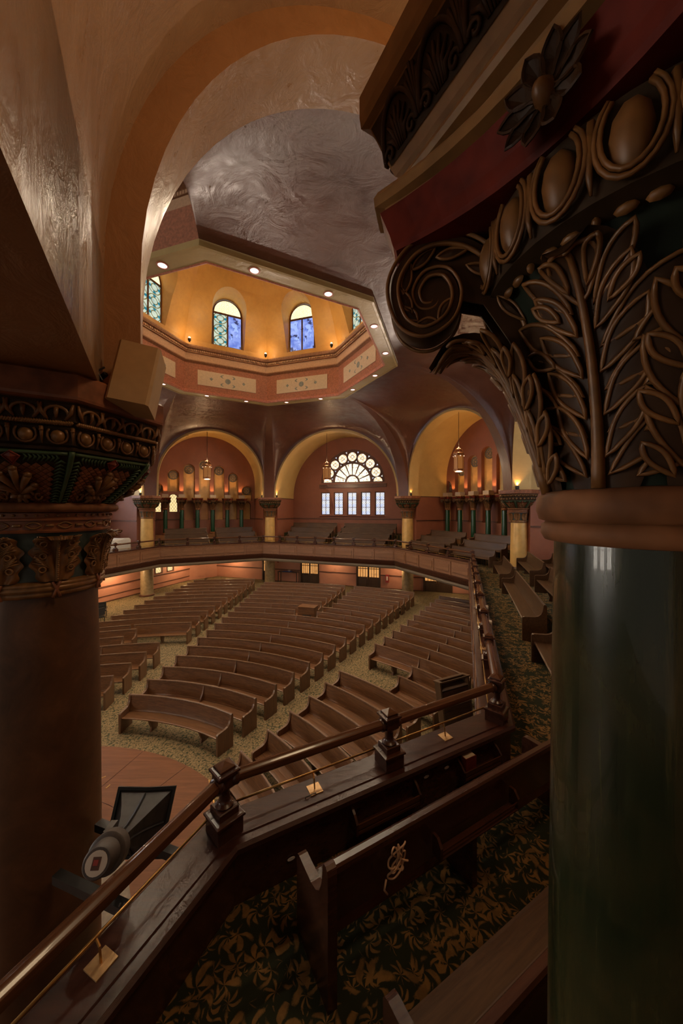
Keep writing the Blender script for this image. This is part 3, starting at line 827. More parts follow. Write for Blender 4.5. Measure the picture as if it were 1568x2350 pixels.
for x in winx:
    fr = MB(); fr.holed([(x-WX-WW/2, WH0-zfan), (x-WX+WW/2, WH0-zfan), (x-WX+WW/2, WH1-zfan), (x-WX-WW/2, WH1-zfan)],
        [[(x-WX-WW/2+.07+(WW-.14)/2*i+.02, WH0-zfan+.07+(WH1-WH0-.14)/3*j+.02), (x-WX-WW/2+.07+(WW-.14)/2*(i+1)-.02, WH0-zfan+.07+(WH1-WH0-.14)/3*j+.02), (x-WX-WW/2+.07+(WW-.14)/2*(i+1)-.02, WH0-zfan+.07+(WH1-WH0-.14)/3*(j+1)-.02), (x-WX-WW/2+.07+(WW-.14)/2*i+.02, WH0-zfan+.07+(WH1-WH0-.14)/3*(j+1)-.02)] for i in range(2) for j in range(3)],
        lambda X, Y, Z: (X, Y-.03, Z), .06, True)
    fo = fr.build('casement', 'trim_dark', gw)
    for i in range(2):
        for j in range(3):
            MB().box((0, 0, 0), ((WW-.14)/2-.03, .01, (WH1-WH0-.14)/3-.03)).build('pane', 'glass_window', fo, loc=(x-WX-WW/2+.07+(WW-.14)/2*(i+.5), .02, WH0-zfan+.07+(WH1-WH0-.14)/3*(j+.5)))
MB().box((0, -.10, -.30), (2*FR+.3, .22, .34)).build('transom', 'trim_dark', gw)
MB().box((0, -.12, WH0-zfan-.04), (2*FR+.2, .26, .07)).build('window_sill', 'plaster_red', gw)

# diagonal bays: stepped blind arcade
NX = [-.32+1.285*k for k in (-3, -2, -1, 0, 1, 2, 3)]
NT_ = [2.28, 3.50, 4.06, 4.52, 4.06, 3.45, 2.25]; NW = .47
def niche_bay(S, nm, lit):
    wl_ = struct(empty('wall_'+nm, S.W(0, S.depth, 0), S.rz), 'russet gallery wall with seven stepped blind arches')
    holes = []
    for x, tz in zip(NX, NT_):
        holes.append([(x-NW, EYE+.80), (x+NW, EYE+.80)]+arc_pts(x, EYE+tz-NW, NW, 0, PI, 12))
    low = []
    for i, x in enumerate(NX): low.append([(x-.36, EYE-1.0 if i not in lit else EYE-.28), (x+.36, EYE-1.0 if i not in lit else EYE-.28)]+arc_pts(x, EYE+.36, .36, 0, PI, 12) if i not in lit else [(x-.34, EYE-.30), (x+.34, EYE-.30)]+arc_pts(x, EYE+1.0, .34, 0, PI, 12))
    # lower openings overlap the tall niches on lit windows: cut those niches short above the glass
    H2 = []
    for i, (a, b) in enumerate(zip(holes, low)):
        x, tz = NX[i], NT_[i]
        if i in lit: H2.append([(x-NW, EYE+1.55 if tz > 2.6 else EYE+1.42), (x+NW, EYE+1.55 if tz > 2.6 else EYE+1.42)]+arc_pts(x, EYE+tz-NW, NW, 0, PI, 12)); H2.append(b)
        else: H2.append(a); H2.append(b)
    MB().holed(vault_outline(S, ZF-.3), H2, lambda x, y, z: (x, y, z), .34).build('wall_face', 'plaster_wall', wl_)
    for i, (x, tz) in enumerate(zip(NX, NT_)):
        MB().box((x, .36, EYE+(tz+.6)/2), (2*NW+.1, .05, tz-.5)).build('niche_back', 'niche_ochre', wl_)
        if i not in lit: MB().box((x, .35, EYE-.2), (.8, .05, 1.9)).build('niche_back', 'niche_ochre' if i not in (2, 3) else 'plaster_brown', wl_)
        # rosette grille in the head of the niche
        rs = MB(); cz = EYE+tz-NW-.02; n = 8
        rs.lathe([(.40, -.03), (.40, .03), (.34, .03), (.34, -.03)], 20, cap=False)
        rs.v = [(x+p[0], .30+p[2], cz+p[1]) for p in rs.v]; 
        hb = MB()
        hb.holed(arc_pts(0, 0, .37, 0, 2*PI*23/24, 23), [arc_pts(.22*math.cos(2*PI*k/n), .22*math.sin(2*PI*k/n), .06, 0, 2*PI*7/8, 7) for k in range(n)]+[arc_pts(0, 0, .07, 0, 2*PI*7/8, 7)], lambda X, Y, Z: (x+X, .29+Y, cz+Z), .05)
        rs.add(hb.v, hb.f)
        rs.build('rosette', 'rosette', wl_)
    mb = MB()
    edges = [-S.R-BAND]+[q for i, x in enumerate(NX) if i not in lit for q in (x-.36, x+.36)]+[S.R+BAND]
    for a, b in zip(edges[::2], edges[1::2]):
        if b > a: mb.box(((a+b)/2, -.03, EYE-.92), (b-a, .06, .09))
    mb.build('dado_rail', 'trim_dark', wl_)
    for i in lit:
        x = NX[i]
        wi = struct(empty('window_%d' % (30+i+(10 if S is SRD else 0)), S.W(x, S.depth+.14, EYE-.30), S.rz), 'amber arched leaded window in the gallery arcade')
        MB().prism([(-.31, .03), (.31, .03)]+arc_pts(0, 1.3, .31, 0, PI, 12), 0, .012, lambda X, Y, Z: (X, Z, Y)).build('pane', 'glass_amber', wi)
        MB().holed([(-.36, 0), (.36, 0)]+arc_pts(0, 1.3, .36, 0, PI, 12), [[(-.30, .05), (.30, .05)]+arc_pts(0, 1.3, .30, 0, PI, 12)], lambda X, Y, Z: (X, Y-.03, Z), .05, True).build('window_frame', 'trim_dark', wi)
    return wl_
niche_bay(SLD, 'left_diagonal', (0, 1))
niche_bay(SRD, 'right_diagonal', ())
# side bays (beyond the columns): unseen windows like the far one, added for light
def fill_window_bay(S, nm, lb):
    wr = struct(empty('wall_'+nm, S.W(0, S.depth, 0), S.rz), lb)
    zf = EYE+2.4; hs = [[(-FR, zf), (FR, zf)]+arc_pts(0, zf, FR, 0, PI, 24)[1:-1]]+[[(x-.47, EYE-.6), (x+.47, EYE-.6), (x+.47, EYE+1.6), (x-.47, EYE+1.6)] for x in (-2.67, -1.335, 0, 1.335, 2.67)]
    MB().holed(vault_outline(S, ZF-.3), hs, lambda x, y, z: (x, y, z), .3).build('wall_face', 'plaster_wall', wr)
    w_ = struct(empty('window_%d' % (50 if S is SR else 51), S.W(0, S.depth+.15, zf), S.rz), 'unseen side-bay window added to light the hall')
    MB().prism([(-FR+.1, .08), (FR-.1, .08)]+arc_pts(0, .08, FR-.1, 0, PI, 24)[1:-1], 0, .02, lambda x, y, z: (x, z, y)).build('fanlight', 'glass_side_fill' if S is SL else 'glass_side_fill_dim', w_)
    for k in range(1, 8):
        a = PI*k/8; MB().tube([(.5*math.cos(a), -.03, .5*math.sin(a)), (FR*math.cos(a), -.03, FR*math.sin(a))], .05, 6).build('glazing_bar', 'trim_dark', w_)
    for x in (-2.67, -1.335, 0, 1.335, 2.67): MB().box((x, .01, -1.9), (.92, .02, 2.18)).build('pane', 'glass_side_fill' if S is SL else 'glass_side_fill_dim', w_)
fill_window_bay(SR, 'right', 'back wall of the right gallery')
fill_window_bay(SL, 'left', 'back wall of the left gallery'); bay_side_walls(SL, 'plaster_wall')
# ------------------------------------------------------------------ near bay: beam on the left column, end wall, raised arcade floor
S = SN; Rb = S.R+BAND
bm_ = struct(empty('ceiling_beam', S.loc, S.rz), 'plastered beam resting on the left column')
MB().box((Rb+.75, 2.58, ZS+.6), (1.5, 6.04, 1.2)).build('beam_face', 'plaster_brown', bm_)
we = struct(empty('wall_near', S.W(0, S.depth, 0), S.rz), 'end wall of the near bay')
MB().holed(vault_outline(S, 3.0), [], lambda x, y, z: (x, y, z)).build('wall_face', 'plaster_brown', we)
GX, GY = .81, .93                                # axis of the green column
gl = Vector((GX-S.M.x, GY-S.M.y)); gx, gy = gl.dot(S.T), gl.dot(S.N)
ZP = EYE-2.25
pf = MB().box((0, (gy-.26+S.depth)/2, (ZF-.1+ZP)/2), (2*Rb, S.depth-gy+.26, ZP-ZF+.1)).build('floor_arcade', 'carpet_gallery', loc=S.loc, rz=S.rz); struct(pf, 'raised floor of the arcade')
# close the corners between neighbouring bays
order = [SL, SLD, SF, SRD, SR, SN]
for A, B in zip(order, order[1:]):
    pa = [A.W(s*(A.R+BAND+.02), .50, 0) for s in (-1, 1)]; pb = [B.W(s*(B.R+BAND+.02), .50, 0) for s in (-1, 1)]
    p, q = min(((p, q) for p in pa for q in pb), key=lambda pq: (Vector(pq[0])-Vector(pq[1])).length)
    if B is SN: continue
    mb = MB().grid(lambda u, v: (p[0]+(q[0]-p[0])*u, p[1]+(q[1]-p[1])*u, ZF-.3+(ZS+6.0-ZF)*v), 1, 1)
    struct(mb.build('wall_corner', 'plaster_red', fix=False))
# ------------------------------------------------------------------ shared ornament pieces
def lobe_outline(bx, by, tx, ty, w, n=9, pointed=.35):
    """teardrop from base to tip in the plane, returns closed outline"""
    dx, dy = tx-bx, ty-by; L = math.hypot(dx, dy); ux, uy = dx/L, dy/L; px, py = -uy, ux
    out = []
    for i in range(n+1):
        q = i/n; ww = w*(math.sin(PI*min(1, q*.98+.02))**.8)*(.55+.75*q)*(1-pointed*q**4)
        out.append((bx+dx*q+px*ww, by+dy*q+py*ww))
    for i in range(n-1, 0, -1):
        q = i/n; ww = w*(math.sin(PI*min(1, q*.98+.02))**.8)*(.55+.75*q)*(1-pointed*q**4)
        out.append((bx+dx*q-px*ww, by+dy*q-py*ww))
    return out
def prof_at(prof, t):
    """prof [(t,rho,z)] -> (rho,z), smooth enough"""
    for (a, r0, z0), (b, r1, z1) in zip(prof, prof[1:]):
        if t <= b: q = (t-a)/(b-a); return r0+(r1-r0)*q, z0+(z1-z0)*q
    return prof[-1][1], prof[-1][2]
def smooth_prof(pts, n=30):
    """Catmull-Rom through (rho,z) points, returned as [(t,rho,z)] by length"""
    P = [Vector(p) for p in pts]; P = [P[0]*2-P[1]]+P+[P[-1]*2-P[-2]]; out = []
    for i in range(1, len(P)-2):
        for j in range(n):
            t = j/n; a, b, c, d = P[i-1], P[i], P[i+1], P[i+2]
            out.append(.5*((2*b)+(c-a)*t+(2*a-5*b+4*c-d)*t*t+(3*b-a-3*c+d)*t**3))
    out.append(P[-2]); L = [0]
    for a, b in zip(out, out[1:]): L.append(L[-1]+(b-a).length)
    return [(l/L[-1], p.x, p.y) for l, p in zip(L, out)], L[-1]
def acanthus(parent, a0, pts, half, zoff, tiers, body_mat='leaf_brown', rim_mat='leaf_gold', rim=.006, tip=True, name='acanthus_leaf'):
    prof, L = smooth_prof(pts, 12)
    def M(s, t, d):                                     # s metres sideways, t 0..1 up, d off the surface
        r, z = prof_at(prof, max(0, min(1, t))); r2, z2 = prof_at(prof, min(1, max(0, t)+.02)); r1, z1 = prof_at(prof, max(0, min(1, t)-.02))
        tx, tz = r2-r1, z2-z1; l = math.hypot(tx, tz) or 1; nx, nz = tz/l, -tx/l
        a = a0+s/max(r, .12); rr = r+nx*d-.35*s*s/max(r, .2)*0
        return (rr*math.cos(a), rr*math.sin(a), z+nz*d+zoff)
    body = MB()
    def wid(t): return half*interp([(0, .55), (.25, .95), (.6, 1.0), (.85, .75), (1, .22)], t)*.62
    body.grid(lambda u, v: M((2*u-1)*wid(v), v, .010*math.cos((2*u-1)*PI/2)), 6, 22)
    lobes = []
    n = tiers
    for k in range(n):
        t0 = .02+.80*k/n; wt = interp([(0, .8), (.35, 1.0), (.7, .95), (1, .55)], k/(n-1))
        for s in (-1, 1):
            lobes.append((s*.022, t0+.03, s*half*wt, t0+.30-.06*k/n, .038*wt*half/.2))
            lobes.append((s*.018, t0+.10, s*half*.52*wt, t0+.34-.04*k/n, .026*wt*half/.2))
            lobes.append((s*half*.42*wt, t0+.02, s*half*.92*wt, t0+.13, .026*wt*half/.2))
    if tip: lobes.append((0, .70, 0, .995, .05*half/.2))
    rims = MB()
    for i, (bx, bt, tx, tt, w_) in enumerate(lobes):
        tt = min(tt, .995)
        ol = [(x, y/L) for x, y in lobe_outline(bx, bt*L, tx, tt*L, w_)]
        cx = sum(p[0] for p in ol)/len(ol); ct = sum(p[1] for p in ol)/len(ol)
        d0 = .016+.004*(i % 3)
        o = len(body.v); m = len(ol)
        body.v += [M(x, t, d0) for x, t in ol]+[M(cx+(x-cx)*.55, ct+(t-ct)*.6, d0+.004) for x, t in ol]+[M(cx, ct, d0-.002)]
        for j in range(m):
            k2 = (j+1) % m
            body.f.append((o+j, o+k2, o+m+k2, o+m+j)); body.f.append((o+m+j, o+m+k2, o+2*m))
        rims.tube([M(x, t, d0+.003) for x, t in ol], rim, 5, True)
    lf = body.build(name, body_mat, parent, smooth=True, fix=False)
    rims.build('leaf_rim', rim_mat, lf, smooth=True, fix=False)
    MB().tube([M(0, i/16, .020) for i in range(17)], [.016-.010*i/16 for i in range(17)], 6).build('leaf_stem', rim_mat, lf, smooth=True)
    return lf
def egg_mesh(mb, c, ax, w_, h_, d_, n=10, m=7):
    """half egg: c centre, ax (tangent, up, out) vectors"""
    T, U, N = ax
    rings = []
    for i in range(m+1):
        q = i/m*PI/2
        rings.append([c+T*(w_*math.cos(q)*math.cos(2*PI*j/n))+U*(h_*math.cos(q)*math.sin(2*PI*j/n)*(1.0 if math.sin(2*PI*j/n) > 0 else 1.15))+N*(d_*math.sin(q)) for j in range(n)])
    mb.loft(rings, True, False, False)

# ------------------------------------------------------------------ green arcade column
def arcade_column(detail=True):
    Z = EYE-ZP                                          # local z of eye level
    c = empty('arcade_column', (0, 0, 0))
    MB().lathe([(.30, 0), (.30, .08), (.26, .10), (.27, .15), (.23, .19)], 32).build('base', 'astragal', c, smooth=True, angle=40)
    MB().lathe([(.222, .19), (.216, Z*.45), (.207, Z*.8), (.201, Z-.09)], 48).build('shaft', 'green_marble' if detail else 'green_gloss', c, smooth=True, angle=40)
    MB().lathe([(.203, Z-.092), (.226, Z-.088), (.236, Z-.07), (.234, Z-.045), (.222, Z-.036), (.240, Z-.03), (.249, Z+.0), (.246, Z+.03), (.232, Z+.046), (.2, Z+.052)], 48).build('astragal', 'astragal', c, smooth=True, angle=60)
    bell = [(.195, .045), (.205, .2), (.232, .36), (.275, .50), (.33, .60), (.36, .63)]
    MB().lathe([(r, Z+z) for r, z in bell], 40, cap=False).build('bell', 'bell_green', c, smooth=True)
    cp = [(.206, .05), (.235, .16), (.280, .30), (.335, .42), (.41, .495), (.50, .50), (.556, .436)]
    fp = [(.206, .05), (.212, .2), (.240, .36), (.285, .49), (.335, .57), (.375, .585), (.385, .56)]
    lobj = []
    for q in range(4):
        if detail or q == 0:
            lobj.append((acanthus(c, q*PI/2, fp, .205, Z, 5 if detail else 3), acanthus(c, q*PI/2+PI/4, cp, .135, Z, 5 if detail else 3)))
            for l in lobj[-1]:
                if not detail:
                    for ch in l.children: ch.data.name = ch.data.name
        else:
            for l in lobj[0]:
                n_ = copy_tree(l, c); n_.rotation_euler = (0, 0, q*PI/2)
    # corner volutes
    spine = [(.225, .10), (.240, .36), (.292, .57), (.35, .69), (.43, .775), (.52, .805), (.60, .785), (.652, .72), (.660, .65), (.630, .57), (.565, .535), (.497, .568), (.475, .64), (.505, .705), (.56, .712), (.592, .67), (.580, .627), (.545, .622), (.533, .65)]
    sp, SL_ = smooth_prof(spine, 8)
    P2 = [Vector((r, z)) for _, r, z in sp]; nP = len(P2)
    def ribbon(mb, lw, th):
        rings = []
        for i, p in enumerate(P2):
            t = (P2[min(i+1, nP-1)]-P2[max(i-1, 0)]).normalized(); n = Vector((-t.y, t.x)); q = i/(nP-1)
            w_ = lw*interp([(0, .55), (.3, 1.0), (.6, 1.0), (1, .55)], q); h_ = th*interp([(0, .8), (.3, 1), (1, .45)], q)
            ring = []
            for sx, sn in ((-1, -1), (-1, .4), (-.6, 1), (.6, 1), (1, .4), (1, -1)):
                pp = p+n*(sn*h_); ring.append((pp.x, sx*w_, Z+pp.y))
            rings.append(ring)
        mb.loft(rings)
    vo = []
    for q in range(4):
        if q == 0:
            vb = MB(); ribbon(vb, .052, .020)
            v = vb.build('volute', 'leaf_brown', c, smooth=True, angle=50)
            rim = MB()
            for s in (-1, 1):
                for off in (-.017, .019):
                    path = []
                    for i, p in enumerate(P2):
                        t = (P2[min(i+1, nP-1)]-P2[max(i-1, 0)]).normalized(); n = Vector((-t.y, t.x)); qq = i/(nP-1)
                        w_ = .055*interp([(0, .55), (.3, 1.0), (.6, 1.0), (1, .55)], qq)
                        pp = p+n*off*interp([(0, .8), (.3, 1), (1, .45)], qq); path.append((pp.x, s*w_, Z+pp.y))
                    rim.tube(path, [.0075-.003*i/nP for i in range(nP)], 5)
            rim.build('volute_rim', 'leaf_gold', v, smooth=True, fix=False)
            # cheek plates and leaflets on both sides of the scroll
            ck = MB(); lv = MB()
            hook = [(.24, .30), (.30, .57), (.36, .69), (.43, .765), (.52, .79), (.60, .77), (.64, .70), (.645, .64), (.62, .58), (.565, .548), (.50, .57), (.46, .62), (.40, .60), (.33, .48), (.27, .28)]
            for s in (-1, 1):
                ck.prism(hook, s*.030, s*.036, lambda x, y, z: (x, z, Z+y))
                for i in range(9):
                    qq = .10+.062*i; k = int(qq*(nP-1)); p = P2[k]; t = (P2[k+1]-P2[k-1]).normalized(); n = Vector((-t.y, t.x))
                    b = p-n*.02*(1 if True else 1); e = p-n*.02
                    # leaflets lean forward inside the curl
                    inn = Vector((.565, .64))-p; inn.normalize()
                    a_ = p+inn*.018; e_ = p+inn*(.075 if i < 6 else .05)+t*.06
                    ol = lobe_outline(a_.x, a_.y, e_.x, e_.y, .016)
                    m = len(ol); o = len(ck.v); cx = sum(x for x, y in ol)/m; cy = sum(y for x, y in ol)/m
                    ck.v += [(x, s*.045, Z+y) for x, y in ol]+[(cx, s*.052, Z+cy)]
                    for j in range(m): ck.f.append((o+j, o+(j+1) % m, o+m))
                    lv.tube([(x, s*.046, Z+y) for x, y in ol], .0045, 5, True)
            ck.build('volute_cheek', 'leaf_brown', v, fix=False)
            lv.build('volute_leaf_rim', 'leaf_gold', v, smooth=True, fix=False)
            v.rotation_euler = (0, 0, PI/4); vo.append(v)
        else:
            n_ = copy_tree(vo[0], c); n_.rotation_euler = (0, 0, PI/4+q*PI/2)
    # egg and dart
    MB().lathe([(.33, Z+.60), (.385, Z+.615), (.385, Z+.79), (.36, Z+.80)], 40, cap=False).build('egg_bed', 'capital_dark', c, smooth=True, angle=40)
    em = MB()
    egg_mesh(em, Vector((.385, 0, Z+.705)), (Vector((0, 1, 0)), Vector((0, 0, 1)), Vector((1, 0, 0))), .036, .066, .034)
    shell = MB()
    for w_, h_, d_ in ((.047, .080, .006), (.057, .092, .002)):
        shell.tube([(.388+d_+.012*math.cos(q*.5), w_*math.sin(q), Z+.712-h_*math.cos(q)) for q in [-2.5+5.0*i/16 for i in range(17)]], .0055, 5)
    shell.tube([(.39, .0615, Z+.77), (.397, .0615, Z+.66), (.39, .0615, Z+.625)], [.009, .007, .003], 5)
    if detail:
        e0 = em.build('egg', 'leaf_gold', c, smooth=True); s0 = shell.build('egg_shell', 'leaf_gold', e0, smooth=True, fix=False)
        for k in range(1, 20):
            e = copy_tree(e0, c); e.rotation_euler = (0, 0, 2*PI*k/20)
        e0.rotation_euler = (0, 0, 0)
    else:
        big = MB()
        for k in range(20):
            a = 2*PI*k/20; ca, sa = math.cos(a), math.sin(a)
            big.add([(p[0]*ca-p[1]*sa, p[0]*sa+p[1]*ca, p[2]) for p in em.v], em.f)
        big.build('egg_moulding', 'leaf_gold', c, smooth=True, fix=False)
    bd = MB()
    for k in range(44):
        a = 2*PI*k/44
        if k % 3 != 2: egg_mesh(bd, Vector((.345*math.cos(a), .345*math.sin(a), Z+.598)), (Vector((-math.sin(a), math.cos(a), 0)), Vector((0, 0, 1)), Vector((math.cos(a), math.sin(a), 0))), .021, .011, .013, 8, 4)
        else: egg_mesh(bd, Vector((.345*math.cos(a), .345*math.sin(a), Z+.598)), (Vector((-math.sin(a), math.cos(a), 0)), Vector((0, 0, 1)), Vector((math.cos(a), math.sin(a), 0))), .009, .012, .014, 8, 4)
    o = bd.build('bead_moulding', 'leaf_gold', c, smooth=True, fix=False); o['kind'] = 'stuff'
    # abacus with concave sides
    def plan(cr, m_, n=12):
        out = []
        for q in range(4):
            for i in range(n+1):
                s = -1+2*i/n; y = s*cr*.655; x = m_+(cr*.755-m_)*s*s
                a = q*PI/2; out.append((x*math.cos(a)-y*math.sin(a), x*math.sin(a)+y*math.cos(a)))
        return out
    MB().loft([[(x, y, Z+z) for x, y in plan(cr, m_)] for cr, m_, z in ((.655, .385, .80), (.665, .392, .815), (.675, .40, .85), (.695, .42, .90), (.705, .43, .925))]).build('abacus', 'abacus_red', c)
    MB().loft([[(x, y, Z+z) for x, y in plan(cr, m_)] for cr, m_, z in ((.700, .425, .925), (.690, .415, .932), (.690, .415, .938), (.722, .447, .945), (.725, .45, .975), (.712, .437, .992), (.69, .415, 1.0))]).build('abacus_moulding', 'ochre_wood', c)
    fl = None
    for q in range(4):
        if q == 0:
            f = MB(); Zc = Z+.865
            def F(y, z, d): return (.405+d, y, Zc+z)
            egg_mesh(f, Vector((.425, 0, Zc)), (Vector((0, 1, 0)), Vector((0, 0, 1)), Vector((1, 0, 0))), .024, .030, .05, 10, 6)
            fl = f.build('fleuron', 'leaf_gold', c, smooth=True)
            pt = MB()
            for k in range(10):
                a = 2*PI*k/10
                ol = lobe_outline(.018*math.cos(a), .018*math.sin(a), .096*math.cos(a), .096*math.sin(a), .022, 7, .2)
                m = len(ol); o = len(pt.v); cx = .06*math.cos(a); cz = .06*math.sin(a)
                pt.v += [F(x, z, .03+.25*math.hypot(x, z)) for x, z in ol]+[F(cx, cz, .028)]
                for j in range(m): pt.f.append((o+j, o+(j+1) % m, o+m))
                pt.tube([F(x, z, .032+.25*math.hypot(x, z)) for x, z in ol], .0035, 4, True)
            pt.build('petals', 'leaf_brown', fl, fix=False)
        else: copy_tree(fl, c).rotation_euler = (0, 0, q*PI/2)
    # impost block
    if not detail:
        MB().box((0, .0, Z+1.14), (.62, .62, .28)).build('impost', 'plaster_grey', c)
        return c
    def sq(h_, z): return [(h_, -h_, Z+z), (h_, h_, Z+z), (-h_, h_, Z+z), (-h_, -h_, Z+z)]
    imp = MB().loft([sq(.40, 1.0), sq(.43, 1.003), sq(.432, 1.012), sq(.462, 1.02), sq(.470, 1.035), sq(.466, 1.05), sq(.455, 1.062), sq(.468, 1.075), sq(.478, 1.10), sq(.525, 1.25), sq(.528, 1.255), sq(.548, 1.262), sq(.552, 1.30), sq(.552, 1.37)]).build('impost', 'ochre_wood', c)
    fz = None
    for q in range(4):
        if q == 0:
            fz_ = MB(); rl = MB()
            def I(y, t, d): x = .478+.047*t; return (x+d, y, Z+1.10+.15*t)
            fz_.add([I(-.47, .02, .003), I(.47, .02, .003), I(.52, .98, .003), I(-.52, .98, .003)], [(0, 1, 2, 3)])
            n = 6; w_ = .98/n
            for i in range(n):
                yc = -.49+w_*(i+.5)
                rl.tube([I(yc+w_*.46*math.cos(b), .15+.78*math.sin(b), .008) for b in [PI*j/12 for j in range(13)]], .008, 5)
                for k in range(7):
                    b = R_(25+130*k/6)
                    rl.tube([I(yc+.02*math.cos(b), .10, .006), I(yc+w_*.18*math.cos(b), .12+.36*math.sin(b), .012), I(yc+w_*.36*math.cos(b), .14+.62*math.sin(b), .006)], [.003, .0075, .004], 5)
                for s in (-1, 1):
                    rl.tube([I(yc+s*(w_*.30+.020*math.cos(b)*(1-b/9)), .16+.13*math.sin(b)*(1-b/9), .010) for b in [j*.6 for j in range(12)]], .0055, 5)
                if i < n-1:
                    for k in range(5):
                        b = R_(50+80*k/4)
                        rl.tube([I(yc+w_*.5, .2, .006), I(yc+w_*.5+w_*.22*math.cos(b), .2+.75*math.sin(b), .010)], [.004, .006], 5)
            fz = fz_.build('frieze', 'capital_dark', c, fix=False)
            rl.build('frieze_leaves', 'leaf_gold' if not detail else 'leaf_brown', fz, smooth=True, fix=False)
        else: copy_tree(fz, c).rotation_euler = (0, 0, q*PI/2)
    return c
green = arcade_column(True)
green.location = (GX, GY, ZP); green.rotation_euler = (0, 0, R_(28.9))
tag(green, 'tall green scagliola column with carved acanthus capital, close on the right', 'column')
small = arcade_column(False)
first = True
for S, nm in ((SLD, 'left'), (SRD, 'right')):
    for i, k in enumerate((-2.5, -1.5, -.5, .5, 1.5, 2.5)):
        x = -.32+1.285*k
        o = small if first else copy_tree(small); first = False
        p = S.W(x, S.depth-.62, ZP); o.location = p; o.rotation_euler = (0, 0, S.rz)
        # keep the little shafts a touch slimmer than the near one
        o.scale = (.82, .82, 1.0)
        tag(o, '%s green arcade column from the left in the %s far bay' % (ORD[i], nm), 'column', 'green arcade columns in the far bays')
        # pedestal under the column and arch block behind the impost
for S, nm in ((SLD, 'left'), (SRD, 'right')):
    st = struct(empty('wall_arcade_plinth_'+nm, S.W(0, S.depth-.62, ZF), S.rz), 'raised plinth of the far arcade')
    MB().box((0, .3, (ZP-ZF)/2), (2*(S.R+BAND)-.02, 1.22, ZP-ZF)).build('plinth', 'plaster_brown', st)
